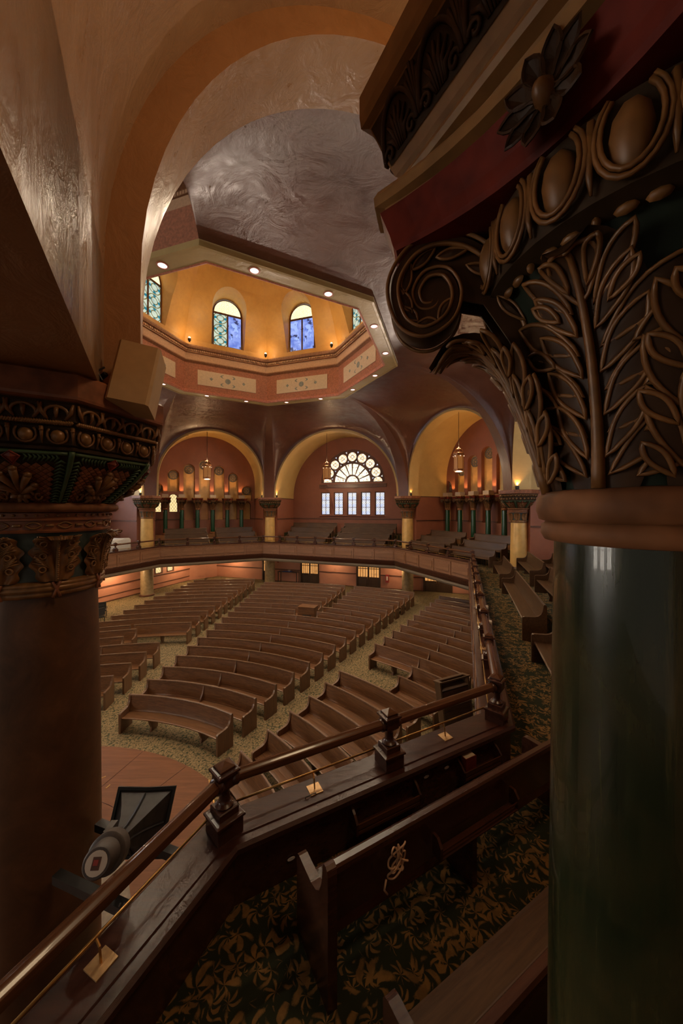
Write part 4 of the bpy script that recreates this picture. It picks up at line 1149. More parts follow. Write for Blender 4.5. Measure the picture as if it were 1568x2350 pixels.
# ------------------------------------------------------------------ great gallery columns with octagonal painted capitals
def gallery_column(detail, shaft_mat, low_mat):
    Z = EYE
    c = empty('gallery_column')
    MB().lathe([(.60, 0), (.60, .12), (.52, .16), (.54, .26), (.47, .30)], 32).build('base', 'trim_dark', c, smooth=True, angle=40)
    MB().lathe([(.445, .28), (.445, ZSOF+.2 if not detail else ZF+.25)], 40).build('lower_shaft', low_mat, c, smooth=True, angle=40)
    if not detail: MB().lathe([(.55, ZF-.1), (.55, ZF+.14), (.47, ZF+.2), (.455, ZF+.24)], 32).build('gallery_base', 'trim_dark', c, smooth=True, angle=40)
    MB().lathe([(.448, ZF+.2), (.44, Z-1.8), (.415, Z-.70)], 48).build('shaft', shaft_mat, c, smooth=True, angle=40)
    # reeded ring with ribbon ties
    MB().lathe([(.41, Z-.73), (.44, Z-.735), (.455, Z-.72), (.458, Z-.70), (.450, Z-.69), (.468, Z-.682), (.476, Z-.665), (.470, Z-.65), (.464, Z-.645), (.474, Z-.637), (.472, Z-.620), (.455, Z-.607), (.43, Z-.60)], 48, cap=False).build('reeded_ring', 'capital_gold', c, smooth=True)
    rb = MB()
    for k in range(8):
        a = 2*PI*(k+.5)/8
        for s in (-1, 1):
            rb.tube([((.478)*math.cos(a+s*.10*(q-.5)), .478*math.sin(a+s*.10*(q-.5)), Z-.735+.13*q) for q in (0, .25, .5, .75, 1)], .012, 6)
    rb.build('ribbon_tie', 'red_brown', c, smooth=True, fix=False)
    # lower bell with eight acanthus leaves
    MB().lathe([(.425, Z-.61), (.435, Z-.50), (.455, Z-.35), (.49, Z-.22), (.50, Z-.19)], 40, cap=False).build('bell', 'capital_blue', c, smooth=True)
    prof, L = smooth_prof([(.44, -.60), (.452, -.50), (.468, -.40), (.492, -.30), (.53, -.232), (.575, -.222), (.60, -.25)], 10)
    def M(s, t, d):
        r, z = prof_at(prof, t); a = s/r; return ((r+d)*math.cos(a), (r+d)*math.sin(a), Z+z)
    lf = MB()
    def width(t): return interp([(0, .10), (.2, .145), (.5, .165), (.75, .15), (.9, .10), (1, .06)], t)*(1+.10*math.sin(t*26))
    nu, nv = (28, 30) if detail else (10, 10)
    lf.grid(lambda u, v: M((2*u-1)*width(v), v, .016+.030*math.cos((2*u-1)*PI/2)*(1-.4*v)+.012*math.cos(((2*u-1)*9-(2.2*v*(1 if u > .5 else -1)*4)))), nu, nv)
    leaf = lf.build('acanthus_leaf', 'leaf_gold', c, smooth=True, fix=False)
    st = MB()
    st.tube([M(0, q/10, .055-.01*q/10) for q in range(11)], [.016-.006*q/10 for q in range(11)], 6)
    if detail:
        for q in range(22):
            p = M(0, .04+.8*q/22, .070); st.lathe([(0, -.008), (.008, -.004), (.008, .004), (0, .008)], 6, p)
        for s in (-1, 1):                        # little eyes between the lobes
            for t in (.22, .46, .68):
                st.tube([M(s*(.085+.020*math.cos(b)), t+.05*math.sin(b), .045) for b in [2*PI*i/10 for i in range(10)]], .007, 5, True)
                for m in range(4): st.tube([M(s*.045, t+.02+.03*m, .045), M(s*(.09+.015*m), t+.10+.045*m, .046), M(s*(.145-.008*m), min(.96, t+.13+.055*m), .03)], [.004, .008, .003], 5)
    st.build('leaf_vein', 'capital_gold', leaf, smooth=True, fix=False)
    leaf.rotation_euler = (0, 0, PI/8)
    for k in range(1, 8):
        o = copy_tree(leaf, c); o.rotation_euler = (0, 0, PI/8+k*PI/4)
    # banded necking
    MB().lathe([(.49, Z-.20), (.515, Z-.195), (.52, Z-.18), (.505, Z-.17), (.51, Z-.10), (.53, Z-.095), (.532, Z-.08), (.515, Z-.072), (.52, Z-.035), (.50, Z-.03)], 48, cap=False).build('necking', 'red_brown', c, smooth=True, angle=40)
    gu = MB()
    n = 16
    for k in range(n):
        a = 2*PI*k/n
        for s in (-1, 1):
            gu.tube([(.515*math.cos(a+s*.0+PI/n*q), .515*math.sin(a+PI/n*q), Z-.135+s*.025*math.sin(q*PI)) for q in [i/8 for i in range(9)]], .0065, 5)
        gu.tube([(.517*math.cos(a+PI/n*(1.25+.5*q)), .517*math.sin(a+PI/n*(1.25+.5*q)), Z-.135) for q in (0, .5, 1)], .013, 6)
        for j in range(3):
            b = a+PI/n*(j*.66); gu.lathe([(.0, -.012), (.013, -.004), (.013, .006), (0, .012)], 6, (.524*math.cos(b), .524*math.sin(b), Z-.053))
    o = gu.build('guilloche', 'capital_gold', c, smooth=True, fix=False); o['kind'] = 'stuff'
    MB().lathe([(.50, Z-.03), (.565, Z-.025), (.59, Z+.0), (.588, Z+.03), (.56, Z+.05), (.5, Z+.055)], 48, cap=False).build('torus', 'astragal', c, smooth=True)
    # octagonal flaring basket
    bp = [(.50, .05), (.545, .06), (.62, .12), (.715, .205), (.80, .29), (.865, .37), (.90, .43)]
    bpr, BL = smooth_prof(bp, 6)
    oc = lambda r, z, k: (r*math.cos(PI/8+k*PI/4), r*math.sin(PI/8+k*PI/4), Z+z)
    MB().loft([[oc(r, z, k) for k in range(8)] for _, r, z in bpr], True, False, False).build('basket', 'capital_dark', c, fix=False)
    def F(x, t, d):                              # on facet 0: x -1..1 across, t up
        r, z = prof_at(bpr, t); r2, z2 = prof_at(bpr, min(1, t+.03)); r1, z1 = prof_at(bpr, max(0, t-.03)); l = math.hypot(r2-r1, z2-z1); nx, nz = (z2-z1)/l, -(r2-r1)/l
        ap = r*math.cos(PI/8); return (ap+nx*d, x*r*math.sin(PI/8), Z+z+nz*d)
    ck = MB(); nxs, nts = 9, 8
    for i in range(nxs):
        for j in range(nts):
            for o_ in (0, 1):
                x = -.80+1.6*(i+.5*o_+.25)/nxs; t = .07+.74*(j+.5*o_+.25)/nts; dx, dt = .8/nxs*.92, .37/nts*.92
                if abs(x)+dx > .78: continue
                ck.add([F(x-dx, t, .008), F(x, t-dt, .008), F(x+dx, t, .008), F(x, t+dt, .008), F(x, t, .012)], [(0, 1, 4), (1, 2, 4), (2, 3, 4), (3, 0, 4)])
    pm = MB()
    for k in range(5):
        a = R_(90+(k-2)*33); ln = (.42, .48, .52, .48, .42)[k]
        ex, et = .95*ln*math.cos(a), .36+ln*.85*math.sin(a)*.9
        path = [(0, .30), (ex*.5, .30+(et-.30)*.55), (ex, et)]
        pm.tube([F(x, t, .03+.012*i) for i, (x, t) in enumerate(path)], [.010, .022, .026], 8)
        pm.lathe([(0, -.02), (.024, -.01), (.026, .01), (0, .024)], 8, F(ex, et+.01, .045))
    for s in (-1, 1):
        pm.tube([F(s*(.12+.20*q), .26+.10*math.sin(q*3), .03) for q in [i/6 for i in range(7)]], [.012]*6+[.006], 6)
        pm.tube([F(s*(.42+.10*math.cos(b)*(1-b/12)), .27-.09*math.sin(b)*(1-b/12), .028) for b in [.5*i for i in range(12)]], .009, 6)
        pm.tube([F(s*.03, .24, .03), F(s*.10, .14, .03), F(s*.20, .08, .02)], [.018, .014, .006], 6)
    for x0 in (-.14, 0, .14): pm.lathe([(0, -.02), (.03, -.016), (.03, .016), (0, .02)], 6, F(x0, .27, .035))
    dm = MB(); q = .13
    dm.add([F(-q*1.1, .93, .02), F(0, .93-q*.95, .02), F(q*1.1, .93, .02), F(0, min(1, .93+q*.6), .03), F(0, .93, .05)], [(0, 1, 4), (1, 2, 4), (2, 3, 4), (3, 0, 4)])
    dm.tube([F(-q*1.1, .93, .024), F(0, .93-q*.95, .024), F(q*1.1, .93, .024), F(0, 1.0, .034)], .007, 5, True)
    gp = MB()                                    # palm fronds along rib and top edge
    def rib(t, d): r, z = prof_at(bpr, t); return ((r+d)*math.cos(PI/8), (r+d)*math.sin(PI/8), Z+z)
    gp.tube([rib(i/14, .022) for i in range(15)], [.012+.008*i/14 for i in range(15)], 6)
    nl = 15 if detail else 7
    for i in range(nl):
        t = .06+.84*i/nl
        for sgn in (1, -1):
            # leaflets on this facet and on its neighbour (mirror about the rib)
            x0, x1 = .96, .74
            p0, p1, p2 = F(x0, t, .016), F((x0+x1)/2, min(1, t+.045), .026), F(x1, max(0, t-.02), .012)
            if sgn < 0:
                def mir(p): 
                    a = 2*(PI/8); r = math.hypot(p[0], p[1]); b = math.atan2(p[1], p[0]); return (r*math.cos(a-b), r*math.sin(a-b), p[2])
                p0, p1, p2 = mir(p0), mir(p1), mir(p2)
            gp.tube([p0, p1, p2], [.008, .010, .004], 5)
    for i in range(8 if detail else 4):
        for s in (-1, 1):
            x = s*(.20+.62*i/8); gp.tube([F(x, .97, .016), F(x+s*.05, .93, .024), F(x-s*.02, .86, .012)], [.009, .010, .004], 5)
    gp.tube([F(-.95+1.9*i/10, .985, .018) for i in range(11)], .014, 6)
    parts = [('chequer_panel', ck, 'red_brown', False), ('palmette', pm, 'leaf_gold', True), ('diamond_boss', dm, 'capital_red', False), ('palm_frond', gp, 'capital_green', True)]
    for nm, mb, mt, sm in parts:
        o0 = mb.build(nm, mt, c, smooth=sm, fix=False)
        for k in range(1, 8): clone(o0, c, rot=(0, 0, k*PI/4))
    # egg and dart, rope, leaf moulding, abacus (all octagonal)
    def octlathe(prof, nm, mt): return MB().loft([[oc(r, z, k) for k in range(8)] for r, z in prof], True, False, False).build(nm, mt, c, fix=False)
    octlathe([(.90, .43), (.925, .44), (.93, .46), (.915, .47), (.935, .48), (.955, .60), (.95, .615)], 'egg_bed', 'capital_dark')
    octlathe([(.95, .615), (.985, .645), (1.005, .765), (1.0, .785)], 'leaf_bed', 'capital_dark')
    octlathe([(1.0, .785), (1.03, .79), (1.055, .80), (1.06, .82), (1.06, .98), (1.04, 1.0), (.2, 1.0)], 'abacus', 'red_brown')
    def E_(x, z, d): r = interp([(.47, .935), (.6, .955), (.645, .985), (.77, 1.005)], z); ap = r*math.cos(PI/8); return Vector((ap+d, x, Z+z))
    hw = .95*math.sin(PI/8); ne = 4
    em = MB(); sh = MB(); lv = MB()
    egg_mesh(em, E_(0, .54, .0), (Vector((0, 1, 0)), Vector((0, 0, 1)), Vector((1, 0, 0))), .045, .048, .04, 12 if detail else 6, 6 if detail else 3)
    sh.tube([E_(.062*math.sin(q), .545-.062*math.cos(q), .012) for q in [-2.3+4.6*i/10 for i in range(11)]], .009, 6)
    sh.tube([E_(hw/ne, .60, .02), E_(hw/ne, .54, .024), E_(hw/ne, .48, .01)], [.014, .010, .004], 6)
    sh.lathe([(0, -.012), (.014, -.006), (.014, .006), (0, .012)], 8, E_(hw/ne, .575, .026))
    rp = MB(); m = 12
    for i in range(m):
        x = -hw/ne+2*hw/ne*(i+.5)/m; rp.tube([E_(x-.010, .618, .018), E_(x+.010, .640, .018)], .011, 6)
    lv.tube([E_(.070*math.sin(q), .69+.055*math.cos(q), .014) for q in [-2.2+4.4*i/10 for i in range(11)]], .012, 6)
    lv.tube([E_(0, .735, .02), E_(0, .69, .03), E_(0, .655, .016)], [.016, .014, .004], 6)
    for s in (-1, 1): lv.tube([E_(s*.05, .65, .012), E_(s*.085, .70, .02), E_(s*.10, .765, .012)], [.008, .016, .008], 6)
    e0 = r0 = l0 = None
    for k in range(8):
        for i in range(ne):
            x = -hw+2*hw*(i+.5)/ne
            a = k*PI/4; dx = (-math.sin(a)*x, math.cos(a)*x, 0)
            if detail:
                if e0 is None:
                    e0 = em.build('egg', 'capital_gold', c, smooth=True); sh.build('dart', 'leaf_gold', e0, smooth=True, fix=False); e0.location = dx
                    l0 = lv.build('leaf_tongue', 'leaf_gold', c, smooth=True, fix=False); l0.location = dx
                    r0 = rp.build('rope_moulding', 'capital_gold', c, smooth=True, fix=False); r0.location = dx
                else:
                    for src in (e0, l0, r0):
                        o = copy_tree(src, c); o.location = dx; o.rotation_euler = (0, 0, a)
    if not detail:
        big = MB()
        for k in range(8):
            a = k*PI/4
            for i in range(ne):
                x = -hw+2*hw*(i+.5)/ne
                for src in (em, lv):
                    big.add([((p[0])*math.cos(a)-(p[1]+x)*math.sin(a), p[0]*math.sin(a)+(p[1]+x)*math.cos(a), p[2]) for p in src.v], src.f)
        big.build('egg_moulding', 'capital_gold', c, smooth=True, fix=False)
    return c
gc = gallery_column(True, 'shaft_brown', 'shaft_brown')
gc.location = (COLS['c1'][0], COLS['c1'][1], 0); gc.rotation_euler = (0, 0, R_(28.97))
tag(gc, 'massive brown marbled column with painted octagonal capital at the left edge', 'column')
far = gallery_column(False, 'gold_shaft', 'olive_shaft')
lab = {'c2': 'gold gallery column left of the left niche bay, farthest left of the far ones', 'c3': 'gold gallery column between the niche bay and the great window bay',
       'c4': 'gold gallery column just right of the great window', 'c5': 'gold gallery column among the right gallery pews, beside the near green column'}
for i, k in enumerate(('c2', 'c3', 'c4', 'c5')):
    o = far if i == 0 else copy_tree(far)
    o.location = (COLS[k][0], COLS[k][1], 0); o.rotation_euler = (0, 0, TH-PI/4)
    tag(o, lab[k], 'column', 'far gallery columns')
# the column that carries the other foot of the near arch
o = copy_tree(far); o.location = (COLS['c6'][0], COLS['c6'][1], 0); o.rotation_euler = (0, 0, TH-PI/4); tag(o, 'gold gallery column hidden behind the near green column', 'column', 'far gallery columns')

# uplights on top of the abaci
for k in ('c2', 'c3', 'c4', 'c5', 'c6', 'c1'):
    P = Vector(COLS[k]); inn = (Vector((OX, OY))-P).normalized(); tn = Vector((-inn.y, inn.x))
    for s, nm in ((-1, 'left'), (1, 'right')):
        p = P+inn*.55+tn*s*.62
        if k != 'c1':
            u = tag(empty('uplight', (p.x, p.y, ZS), math.atan2(tn.y, tn.x)), 'small black uplight, %s one on %s' % ('right-hand' if s < 0 else 'left-hand', {'c2': 'the farthest left gold capital', 'c3': 'the gold capital left of the great window', 'c4': 'the gold capital right of the great window', 'c5': 'the gold capital beside the green column', 'c6': 'the gold capital hidden behind the green column'}[k]), 'uplight', 'uplights on the gallery capitals')
            MB().box((0, 0, .02), (.16, .14, .04)).build('bracket', 'black_iron', u)
            MB().lathe([(.055, .04), (.09, .06), (.095, .20), (.08, .20), (.07, .10)], 12, cap=False).build('housing', 'black_iron', u)
            MB().lathe([(0, .17), (.075, .17)], 12, cap=False).build('lens', 'bulb_warm', u, fix=False)
        q = P+inn*.55+tn*s*.62
        if k != 'c1':
            lamp('uplight_beam', 'SPOT', (q.x, q.y, ZS+.24), 75, (1, .52, .20), .06, target=(q.x+tn.x*s*.25, q.y+tn.y*s*.25, ZS+4), spot=100, blend=.8)
    # added spot without a fixture, brightening the dome
    q = P+inn*.85
    tg, pw_, an = {'c3': ((-.4, 7.2, EYE+7.0), 1500, 30), 'c4': ((-1.4, 7.4, EYE+7.0), 1500, 30), 'c6': ((-1.0, 27.3, EYE+7.0), 600, 22), 'c1': ((2.0, 26.3, EYE+7.0), 600, 22)}.get(k, ((OX, OY, H+.5), 60, 120))
    lamp('dome_fill', 'SPOT', (q.x, q.y, ZS+.25), pw_, (1, .80, .64), .18, target=tg, spot=an, blend=.9)
# ------------------------------------------------------------------ pews
def bez(p, n=6):
    """quadratic-ish rounding through control points"""
    return p
END_PROF = [(0, 0), (0, .90), (-.012, .935), (-.035, .95), (-.06, .945), (-.075, .92), (-.082, .86), (-.10, .77), (-.135, .695), (-.19, .645), (-.27, .622), (-.40, .615), (-.50, .612), (-.535, .60), (-.55, .575), (-.55, 0)]
def make_pew(label, group, M, L, dividers=(), mat='wood_pew', endmat='wood_pew_end', nseg=10, name='pew', rack=False, open_front=True, ends=(True, True)):
    """M(s,d,z): s metres along 0..L, d depth (0 = rear face, negative = towards the stage), z above the floor"""
    p0, p1 = Vector(M(0, -.25, 0)), Vector(M(L, -.25, 0)); base = (p0+p1)/2
    base = Vector((base.x, base.y, M(L/2, -.25, 0)[2])); rz = math.atan2(p1.y-p0.y, p1.x-p0.x)
    ca, sa = math.cos(-rz), math.sin(-rz)
    e = empty(name, base, rz); tag(e, label, 'pew', group)
    def Lc(p): x, y = p[0]-base.x, p[1]-base.y; return (x*ca-y*sa, x*sa+y*ca, p[2]-base.z)
    def sweep(sec, s0, s1, nm, mt, parent=e, n=None):
        n = n or nseg
        mb = MB(); mb.loft([[Lc(M(s0+(s1-s0)*i/n, d, z)) for d, z in sec] for i in range(n+1)])
        return mb.build(nm, mt, parent)
    t = .035
    sweep([(-.055, .43), (-.10, .43), (-.13, .46), (-.115, .50), (-.055, .90), (-.02, .90), (-.065, .5)], t, L-t, 'backrest', mat)
    sweep([(-.008, .885), (-.008, .925), (-.02, .94), (-.06, .94), (-.07, .925), (-.07, .885)], t, L-t, 'top_rail', endmat)
    sweep([(-.08, .425), (-.08, .455), (-.30, .44), (-.48, .455), (-.505, .445), (-.50, .42), (-.30, .41)], t, L-t, 'seat', mat)
    def end(s, nm, th=.07, prof=END_PROF):
        mb = MB(); n = len(prof)
        a = [Lc(M(s-th/2, d, z)) for d, z in prof]; b = [Lc(M(s+th/2, d, z)) for d, z in prof]
        tri = tessellate_polygon([[Vector((d, z, 0)) for d, z in prof]])
        mb.v = a+b
        for q in tri: mb.f.append(tuple(q)); mb.f.append(tuple(i+n for i in reversed(q)))
        for j in range(n): k = (j+1) % n; mb.f.append((j, k, n+k, n+j))
        return mb.build(nm, endmat, e)
    if ends[0]: end(.035, 'end_panel')
    if ends[1]: end(L-.035, 'end_panel')
    for s in dividers:
        end(s, 'divider', .05, [(d, z) for d, z in END_PROF[1:-1]]+[(-.55, .42), (-.30, .41), (0, .42)] if False else [(-.0, .45), (-.0, .90), (-.012, .93), (-.06, .945), (-.08, .86), (-.10, .77), (-.135, .68), (-.19, .60), (-.24, .52), (-.26, .455)])
    # feet under the seat
    k = max(1, round(L/2.3))
    for i in range(k):
        s = L*(i+.5)/k if k > 1 or not dividers else L*.5
        mb = MB()
        sec = [(-.06, 0), (-.06, .42), (-.44, .42), (-.40, .30), (-.33, .12), (-.36, 0)]
        a = [Lc(M(s-.03, d, z)) for d, z in sec]; b = [Lc(M(s+.03, d, z)) for d, z in sec]
        mb.loft([a, b]); mb.build('foot', endmat, e)
    if rack:
        for s0, s1 in rack:
            sweep([(-.02, .60), (.06, .60), (.07, .612), (.05, .615), (-.02, .615)], s0, s1, 'book_rack', endmat)
            sweep([(.060, .66), (.068, .66), (.068, .675), (.060, .675)], s0, s1, 'rack_lip', endmat)
            for ss in (s0, s1): sweep([(-.02, .60), (.068, .60), (.072, .70), (.03, .76), (-.02, .76)], ss-.012, ss+.012, 'rack_bracket', endmat, n=1)
    return e
def arc_map(r, a_left, a_right):
    """row of radius r about the stage centre, s runs from a_left (larger angle) to a_right"""
    def M(s, d, z):
        a = a_left-s/r; x, y = CX+(r+d)*math.cos(a), CY+(r+d)*math.sin(a)
        b = floor_z(CX+(r-.3)*math.cos(a), CY+(r-.3)*math.sin(a)); return (x, y, b+z)
    return M
def ang_line(r, p, dirdeg):
    """angle at which the circle of radius r meets the line through p (the crossing farther from the stage)"""
    d = Vector((math.cos(R_(dirdeg)), math.sin(R_(dirdeg)))); q = Vector(p)-Vector((CX, CY)); b = q.dot(d); c = q.dot(q)-r*r
    t = -b+math.sqrt(max(0, b*b-c)); x = q+d*t; return math.atan2(x.y, x.x)
def arc_row(r, aL, aR, label, group, div=(.5,)):
    L = (aL-aR)*r
    return make_pew(label, group, arc_map(r, aL, aR), L, [L*f for f in div], nseg=max(6, int(L/.6)))
SP = .94
# centre block
g = 'pews of the centre block'
lastc = 18
for i in range(lastc):
    r = 7.6+SP*i
    aL = ang_line(r, (-6.72, 10.95), 87.6); aR = ang_line(r, (-3.12, 9.85), 59.5)
    if i < 10:
        arc_row(r, aL, aR, 'curved wooden pew in the centre block, %s row from the stage' % ORD[i], g, (.5,) if i else ())
    else:
        m = ang_line(r, (-1.75, 18.6), 71.5)
        gl, gr = (.35, .35)
        if i in (10, 11): m = R_(72.9); gl = gr = .66
        arc_row(r, aL, m+gl/r, 'short curved pew left of the narrow back aisle, %s row from the stage' % ORD[i], g)
        arc_row(r, m-gr/r, aR, 'short curved pew right of the narrow back aisle, %s row from the stage' % ORD[i], g)
# left block
g = 'pews of the left block'
for j in range(4):
    r = 8.85+.97*j
    aR = ang_line(r, (-8.02, 12.1), 88.5); arc_row(r, aR+4.6/r, aR, 'curved pew at the front left beside the big column, %s of four from the stage' % ORD[j], g)
for j in range(2):
    r = 12.75+.94*j
    aR = ang_line(r, (-9.95, 15.9), 88); arc_row(r, aR+3.6/r, aR, 'pew ending behind the four front left pews, %s of two from the stage' % ORD[j], g)
r = 14.35; aR = ang_line(r, (-8.02, 12.1), 86.6); arc_row(r, aR+2.75/r, aR, 'short pew with open front at the head of the left block', g, ())
arc_row(r, aR+5.8/r, aR+2.9/r, 'pew touching the left end of the short open-fronted left pew', g, ())
for j in range(11):
    r = 15.3+SP*j
    aR = ang_line(r, (-8.02, 12.1), 86.6); aL = ang_line(r, (-12.5, 18.0), 88 if j < 6 else 86)
    arc_row(r, aL, aR, 'curved pew of the left block, %s row behind the short open-fronted pew' % ORD[j], g)
# right block
g = 'pews of the right block'
for j in range(6):
    r = 6.8+.93*j
    aL = ang_line(r, (-2.42, 8.36), 60); aR = ang_line(r, (-.35, 7.35), 45)
    arc_row(r, aL, aR, 'curved pew right of the right aisle, %s row of the front six' % ORD[j], g, ())
for j in range(2):
    r = 12.55+.93*j
    aL = ang_line(r, (2.04, 12.1), 49); aR = ang_line(r, (.25, 7.65), 45)
    arc_row(r, aL, aR, 'short pew between the wooden lectern and the right block, %s of two' % ORD[j], g, ())
for j in range(11):
    r = 14.3+.93*j
    aL = ang_line(r, (1.44, 14.85), 57.5); aR = ang_line(r, (.25, 7.65), 45)
    if r > 19: aR = max(aR, aL-6.2/r)
    arc_row(r, aL, aR, 'long pew of the right block behind the open carpet, %s row' % ORD[j], g)

# gallery pews: straight, stepped
def straight_map(p, q, z, left_normal=True):
    """from p to q; d negative towards the side on the left of p->q reversed (front)"""
    P, Q = Vector(p), Vector(q); t = (Q-P).normalized(); n = Vector((t.y, -t.x))    # n points right of travel
    def M(s, d, zz): return (P.x+t.x*s+n.x*(-d)*1.0, P.y+t.y*s+n.y*(-d), z+zz)
    return M, (Q-P).length
def gpew(p, q, z, label, group, **kw):
    M, L = straight_map(p, q, z); return make_pew(label, group, M, L, mat=kw.pop('mat', 'wood_gallery'), endmat=kw.pop('endmat', 'wood_gallery'), nseg=2, **kw)
def tier(S, y0, y1, z, x0, x1):
    o = MB().box(((x0+x1)/2, (y0+y1)/2, (ZF-.02+z)/2), (x1-x0, y1-y0, z-ZF+.02)).build('floor_tier', 'carpet_gallery', loc=S.loc, rz=S.rz); struct(o)
# far axial bay: four rows each side of the centre aisle, facing the stage (front = -y local)
for i in range(4):
    y = -.55+1.0*i; z = ZF+.03+.36*i
    hw = S_far = SF.R+BAND
    if i: tier(SF, y-.75, SF.depth if i == 3 else y+.25, z, -hw+.02, hw-.02)
    for sx, nm, xa, xb in ((-1, 'left', -4.9+.2*(3-i), -.55-.12*i*0), (1, 'right', .15, 4.9-.15*(3-i))):
        a, b = SF.W(xb, y, 0)[:2], SF.W(xa, y, 0)[:2]
        # travel right-to-left so that the front faces the stage
        gpew(b, a, z, 'gallery pew below the great window, %s row from the rail, %s half' % (ORD[i], nm), 'gallery pews below the great window')
for S, nm in ((SLD, 'left niche bay'), (SRD, 'right niche bay')):
    for i in range(3):
        y = -.35+1.0*i; z = ZF+.03+.36*i; hw = S.R+BAND
        if i: tier(S, y-.75, S.depth-1.25 if i == 2 else y+.25, z, -hw+.02, hw-.02)
        for half, xa, xb in (('left', -3.6, -.35), ('right', .35, 3.6)):
            if S is SRD and half == 'left': xa = -3.9
            a, b = S.W(xb, y, 0)[:2], S.W(xa, y, 0)[:2]
            gpew(b, a, z, 'gallery pew in the %s, %s row from the rail, %s half' % (nm, ORD[i], half), 'gallery pews in the niche bays')
# ------------------------------------------------------------------ gallery railing
def sqr(h, z, r=0): return [(-h, -h, z), (h, -h, z), (h, h, z), (-h, h, z)]
post_base = MB().loft([sqr(.115, 0), sqr(.115, .15), sqr(.13, .155), sqr(.13, .175), sqr(.118, .18), sqr(.088, .185), sqr(.088, .25), sqr(.08, .258)])
post_shaft = MB().lathe([(.07, .25), (.078, .262), (.08, .275), (.066, .288), (.058, .295), (.05, .305), (.046, .33), (.045, .40), (.05, .42), (.058, .43)], 20)
post_head = MB().loft([sqr(.045, .42), sqr(.055, .432), sqr(.073, .455), sqr(.076, .46), sqr(.076, .585), sqr(.098, .592), sqr(.098, .612), sqr(.086, .618), sqr(.068, .622), sqr(.068, .638)])
post_cap = MB().loft([sqr(.068, .638), sqr(.066, .645), sqr(.004, .688)])
proto_post = None
def add_post(parent, x, y, rz):
    global proto_post
    if proto_post is None:
        b = post_base.build('post', 'wood_dark', parent)
        post_shaft.build('turned_shaft', 'wood_dark', b, smooth=True, angle=40)
        post_head.build('post_head', 'wood_dark', b); post_cap.build('pyramid_cap', 'wood_rail', b)
        proto_post = b; o = b
    else:
        o = copy_tree(proto_post, parent)
    o.location = (x, y, 0); o.rotation_euler = (0, 0, rz); o.scale = (1, 1, .88); return o
NS = {0: 2, 1: 2, 2: 9, 3: 4, 4: 7, 5: 4, 6: 4, 7: 4}
rl_lab = {0: 'dark wooden railing running down to the lower left corner', 1: 'dark wooden railing across the near parapet with three square posts', 2: 'long dark railing receding along the right gallery',
          3: 'railing on the short right-hand diagonal of the far gallery', 4: 'railing on the far gallery front below the great window', 5: 'railing on the far left diagonal of the gallery', 6: 'railing in front of the white dust sheets at the far left', 7: 'railing beyond the left column'}
RZ_ = .50
for i in range(len(K)-2):
    a, b = Vector(K[i]), Vector(K[i+1]); L = (b-a).length; t = (b-a)/L; rz = math.atan2(t.y, t.x); n = NS[i]
    R0 = tag(empty('gallery_railing', (a.x, a.y, ZL), rz), rl_lab[i], 'railing', 'gallery railings')
    xs = [L*j/n for j in range(n+1)]
    for j, x in enumerate(xs):
        if j == 0 and i > 0: continue               # the corner post belongs to the segment before
        add_post(R0, x, 0, (0 if j < n else ((math.atan2(K[i+2][1]-K[i+1][1], K[i+2][0]-K[i+1][0])-rz+PI) % (2*PI)-PI)/2))
    for x0, x1 in zip(xs, xs[1:]):
        sec = [(-.052, -.03), (-.058, 0), (-.05, .028), (-.034, .034), (-.028, .042), (0, .052), (.028, .042), (.034, .034), (.05, .028), (.058, 0), (.052, -.03), (.03, -.05), (-.03, -.05)]
        MB().loft([[(x, y, RZ_-.05+z) for y, z in sec] for x in (x0+.075, x1-.075)]).build('handrail', 'wood_rail', R0, smooth=True, angle=35)
        for xx, s in ((x0+.075, 1), (x1-.075, -1)):
            MB().loft([[(xx+s*q, .068*k*math.cos(2*PI*m/12), RZ_-.055+.062*k*math.sin(2*PI*m/12)) for m in range(12)] for q, k in ((-.02, .9), (0, 1.05), (.03, 1.08), (.045, .95))]).build('rail_cup', 'wood_dark', R0, smooth=True, angle=50)
        # slim brass rail on the outer edge of the ledge
        MB().tube([(x0+.11, .10, .135), (x1-.11, .10, .135)], .011 if i < 3 else .014, 8).build('brass_rail', 'brass', R0, smooth=True)
        xm = (x0+x1)/2
        MB().box((xm, .045, .004), (.13, .13, .008)).build('rail_plate', 'brass_plate', R0)
        MB().tube([(xm, .045, .005), (xm, .06, .10), (xm, .10, .135)], .008, 6).build('rail_stem', 'brass', R0)
# ------------------------------------------------------------------ inside face of the near parapet: book racks, plates
near_t = (Vector(K[2])-Vector(K[1])).normalized(); nrz = math.atan2(near_t.y, near_t.x)
def inner(p, s, d, z): return (s, -.16-d, z)
ir = empty('book_racks', (K[1][0], K[1][1], ZF), nrz)
for k, (s0, s1, lb) in enumerate(((1.18, 1.95, 'dark wooden book rack on the near parapet left of the mid post'), (2.60, 3.22, 'dark wooden book rack on the near parapet holding the red hymnal'))):
    r = tag(empty('book_rack', (K[1][0], K[1][1], ZF), nrz), lb, 'book rack', 'book racks inside the near parapet')
    MB().box(((s0+s1)/2, -.215, .20), (s1-s0, .11, .018)).build('shelf', 'wood_dark', r)
    MB().box(((s0+s1)/2, -.268, .27), (s1-s0, .014, .05)).build('front_bar', 'wood_rail', r)
    MB().box(((s0+s1)/2, -.268, .215), (s1-s0, .014, .03)).build('front_bar', 'wood_rail', r)
    for s in (s0, s1):
        MB().prism([(-.16, .19), (-.276, .19), (-.276, .30), (-.22, .36), (-.16, .40)], s-.012, s+.012, lambda x, y, z: (z, x, y)).build('bracket', 'wood_dark', r)
bpy.data.objects.remove(ir)
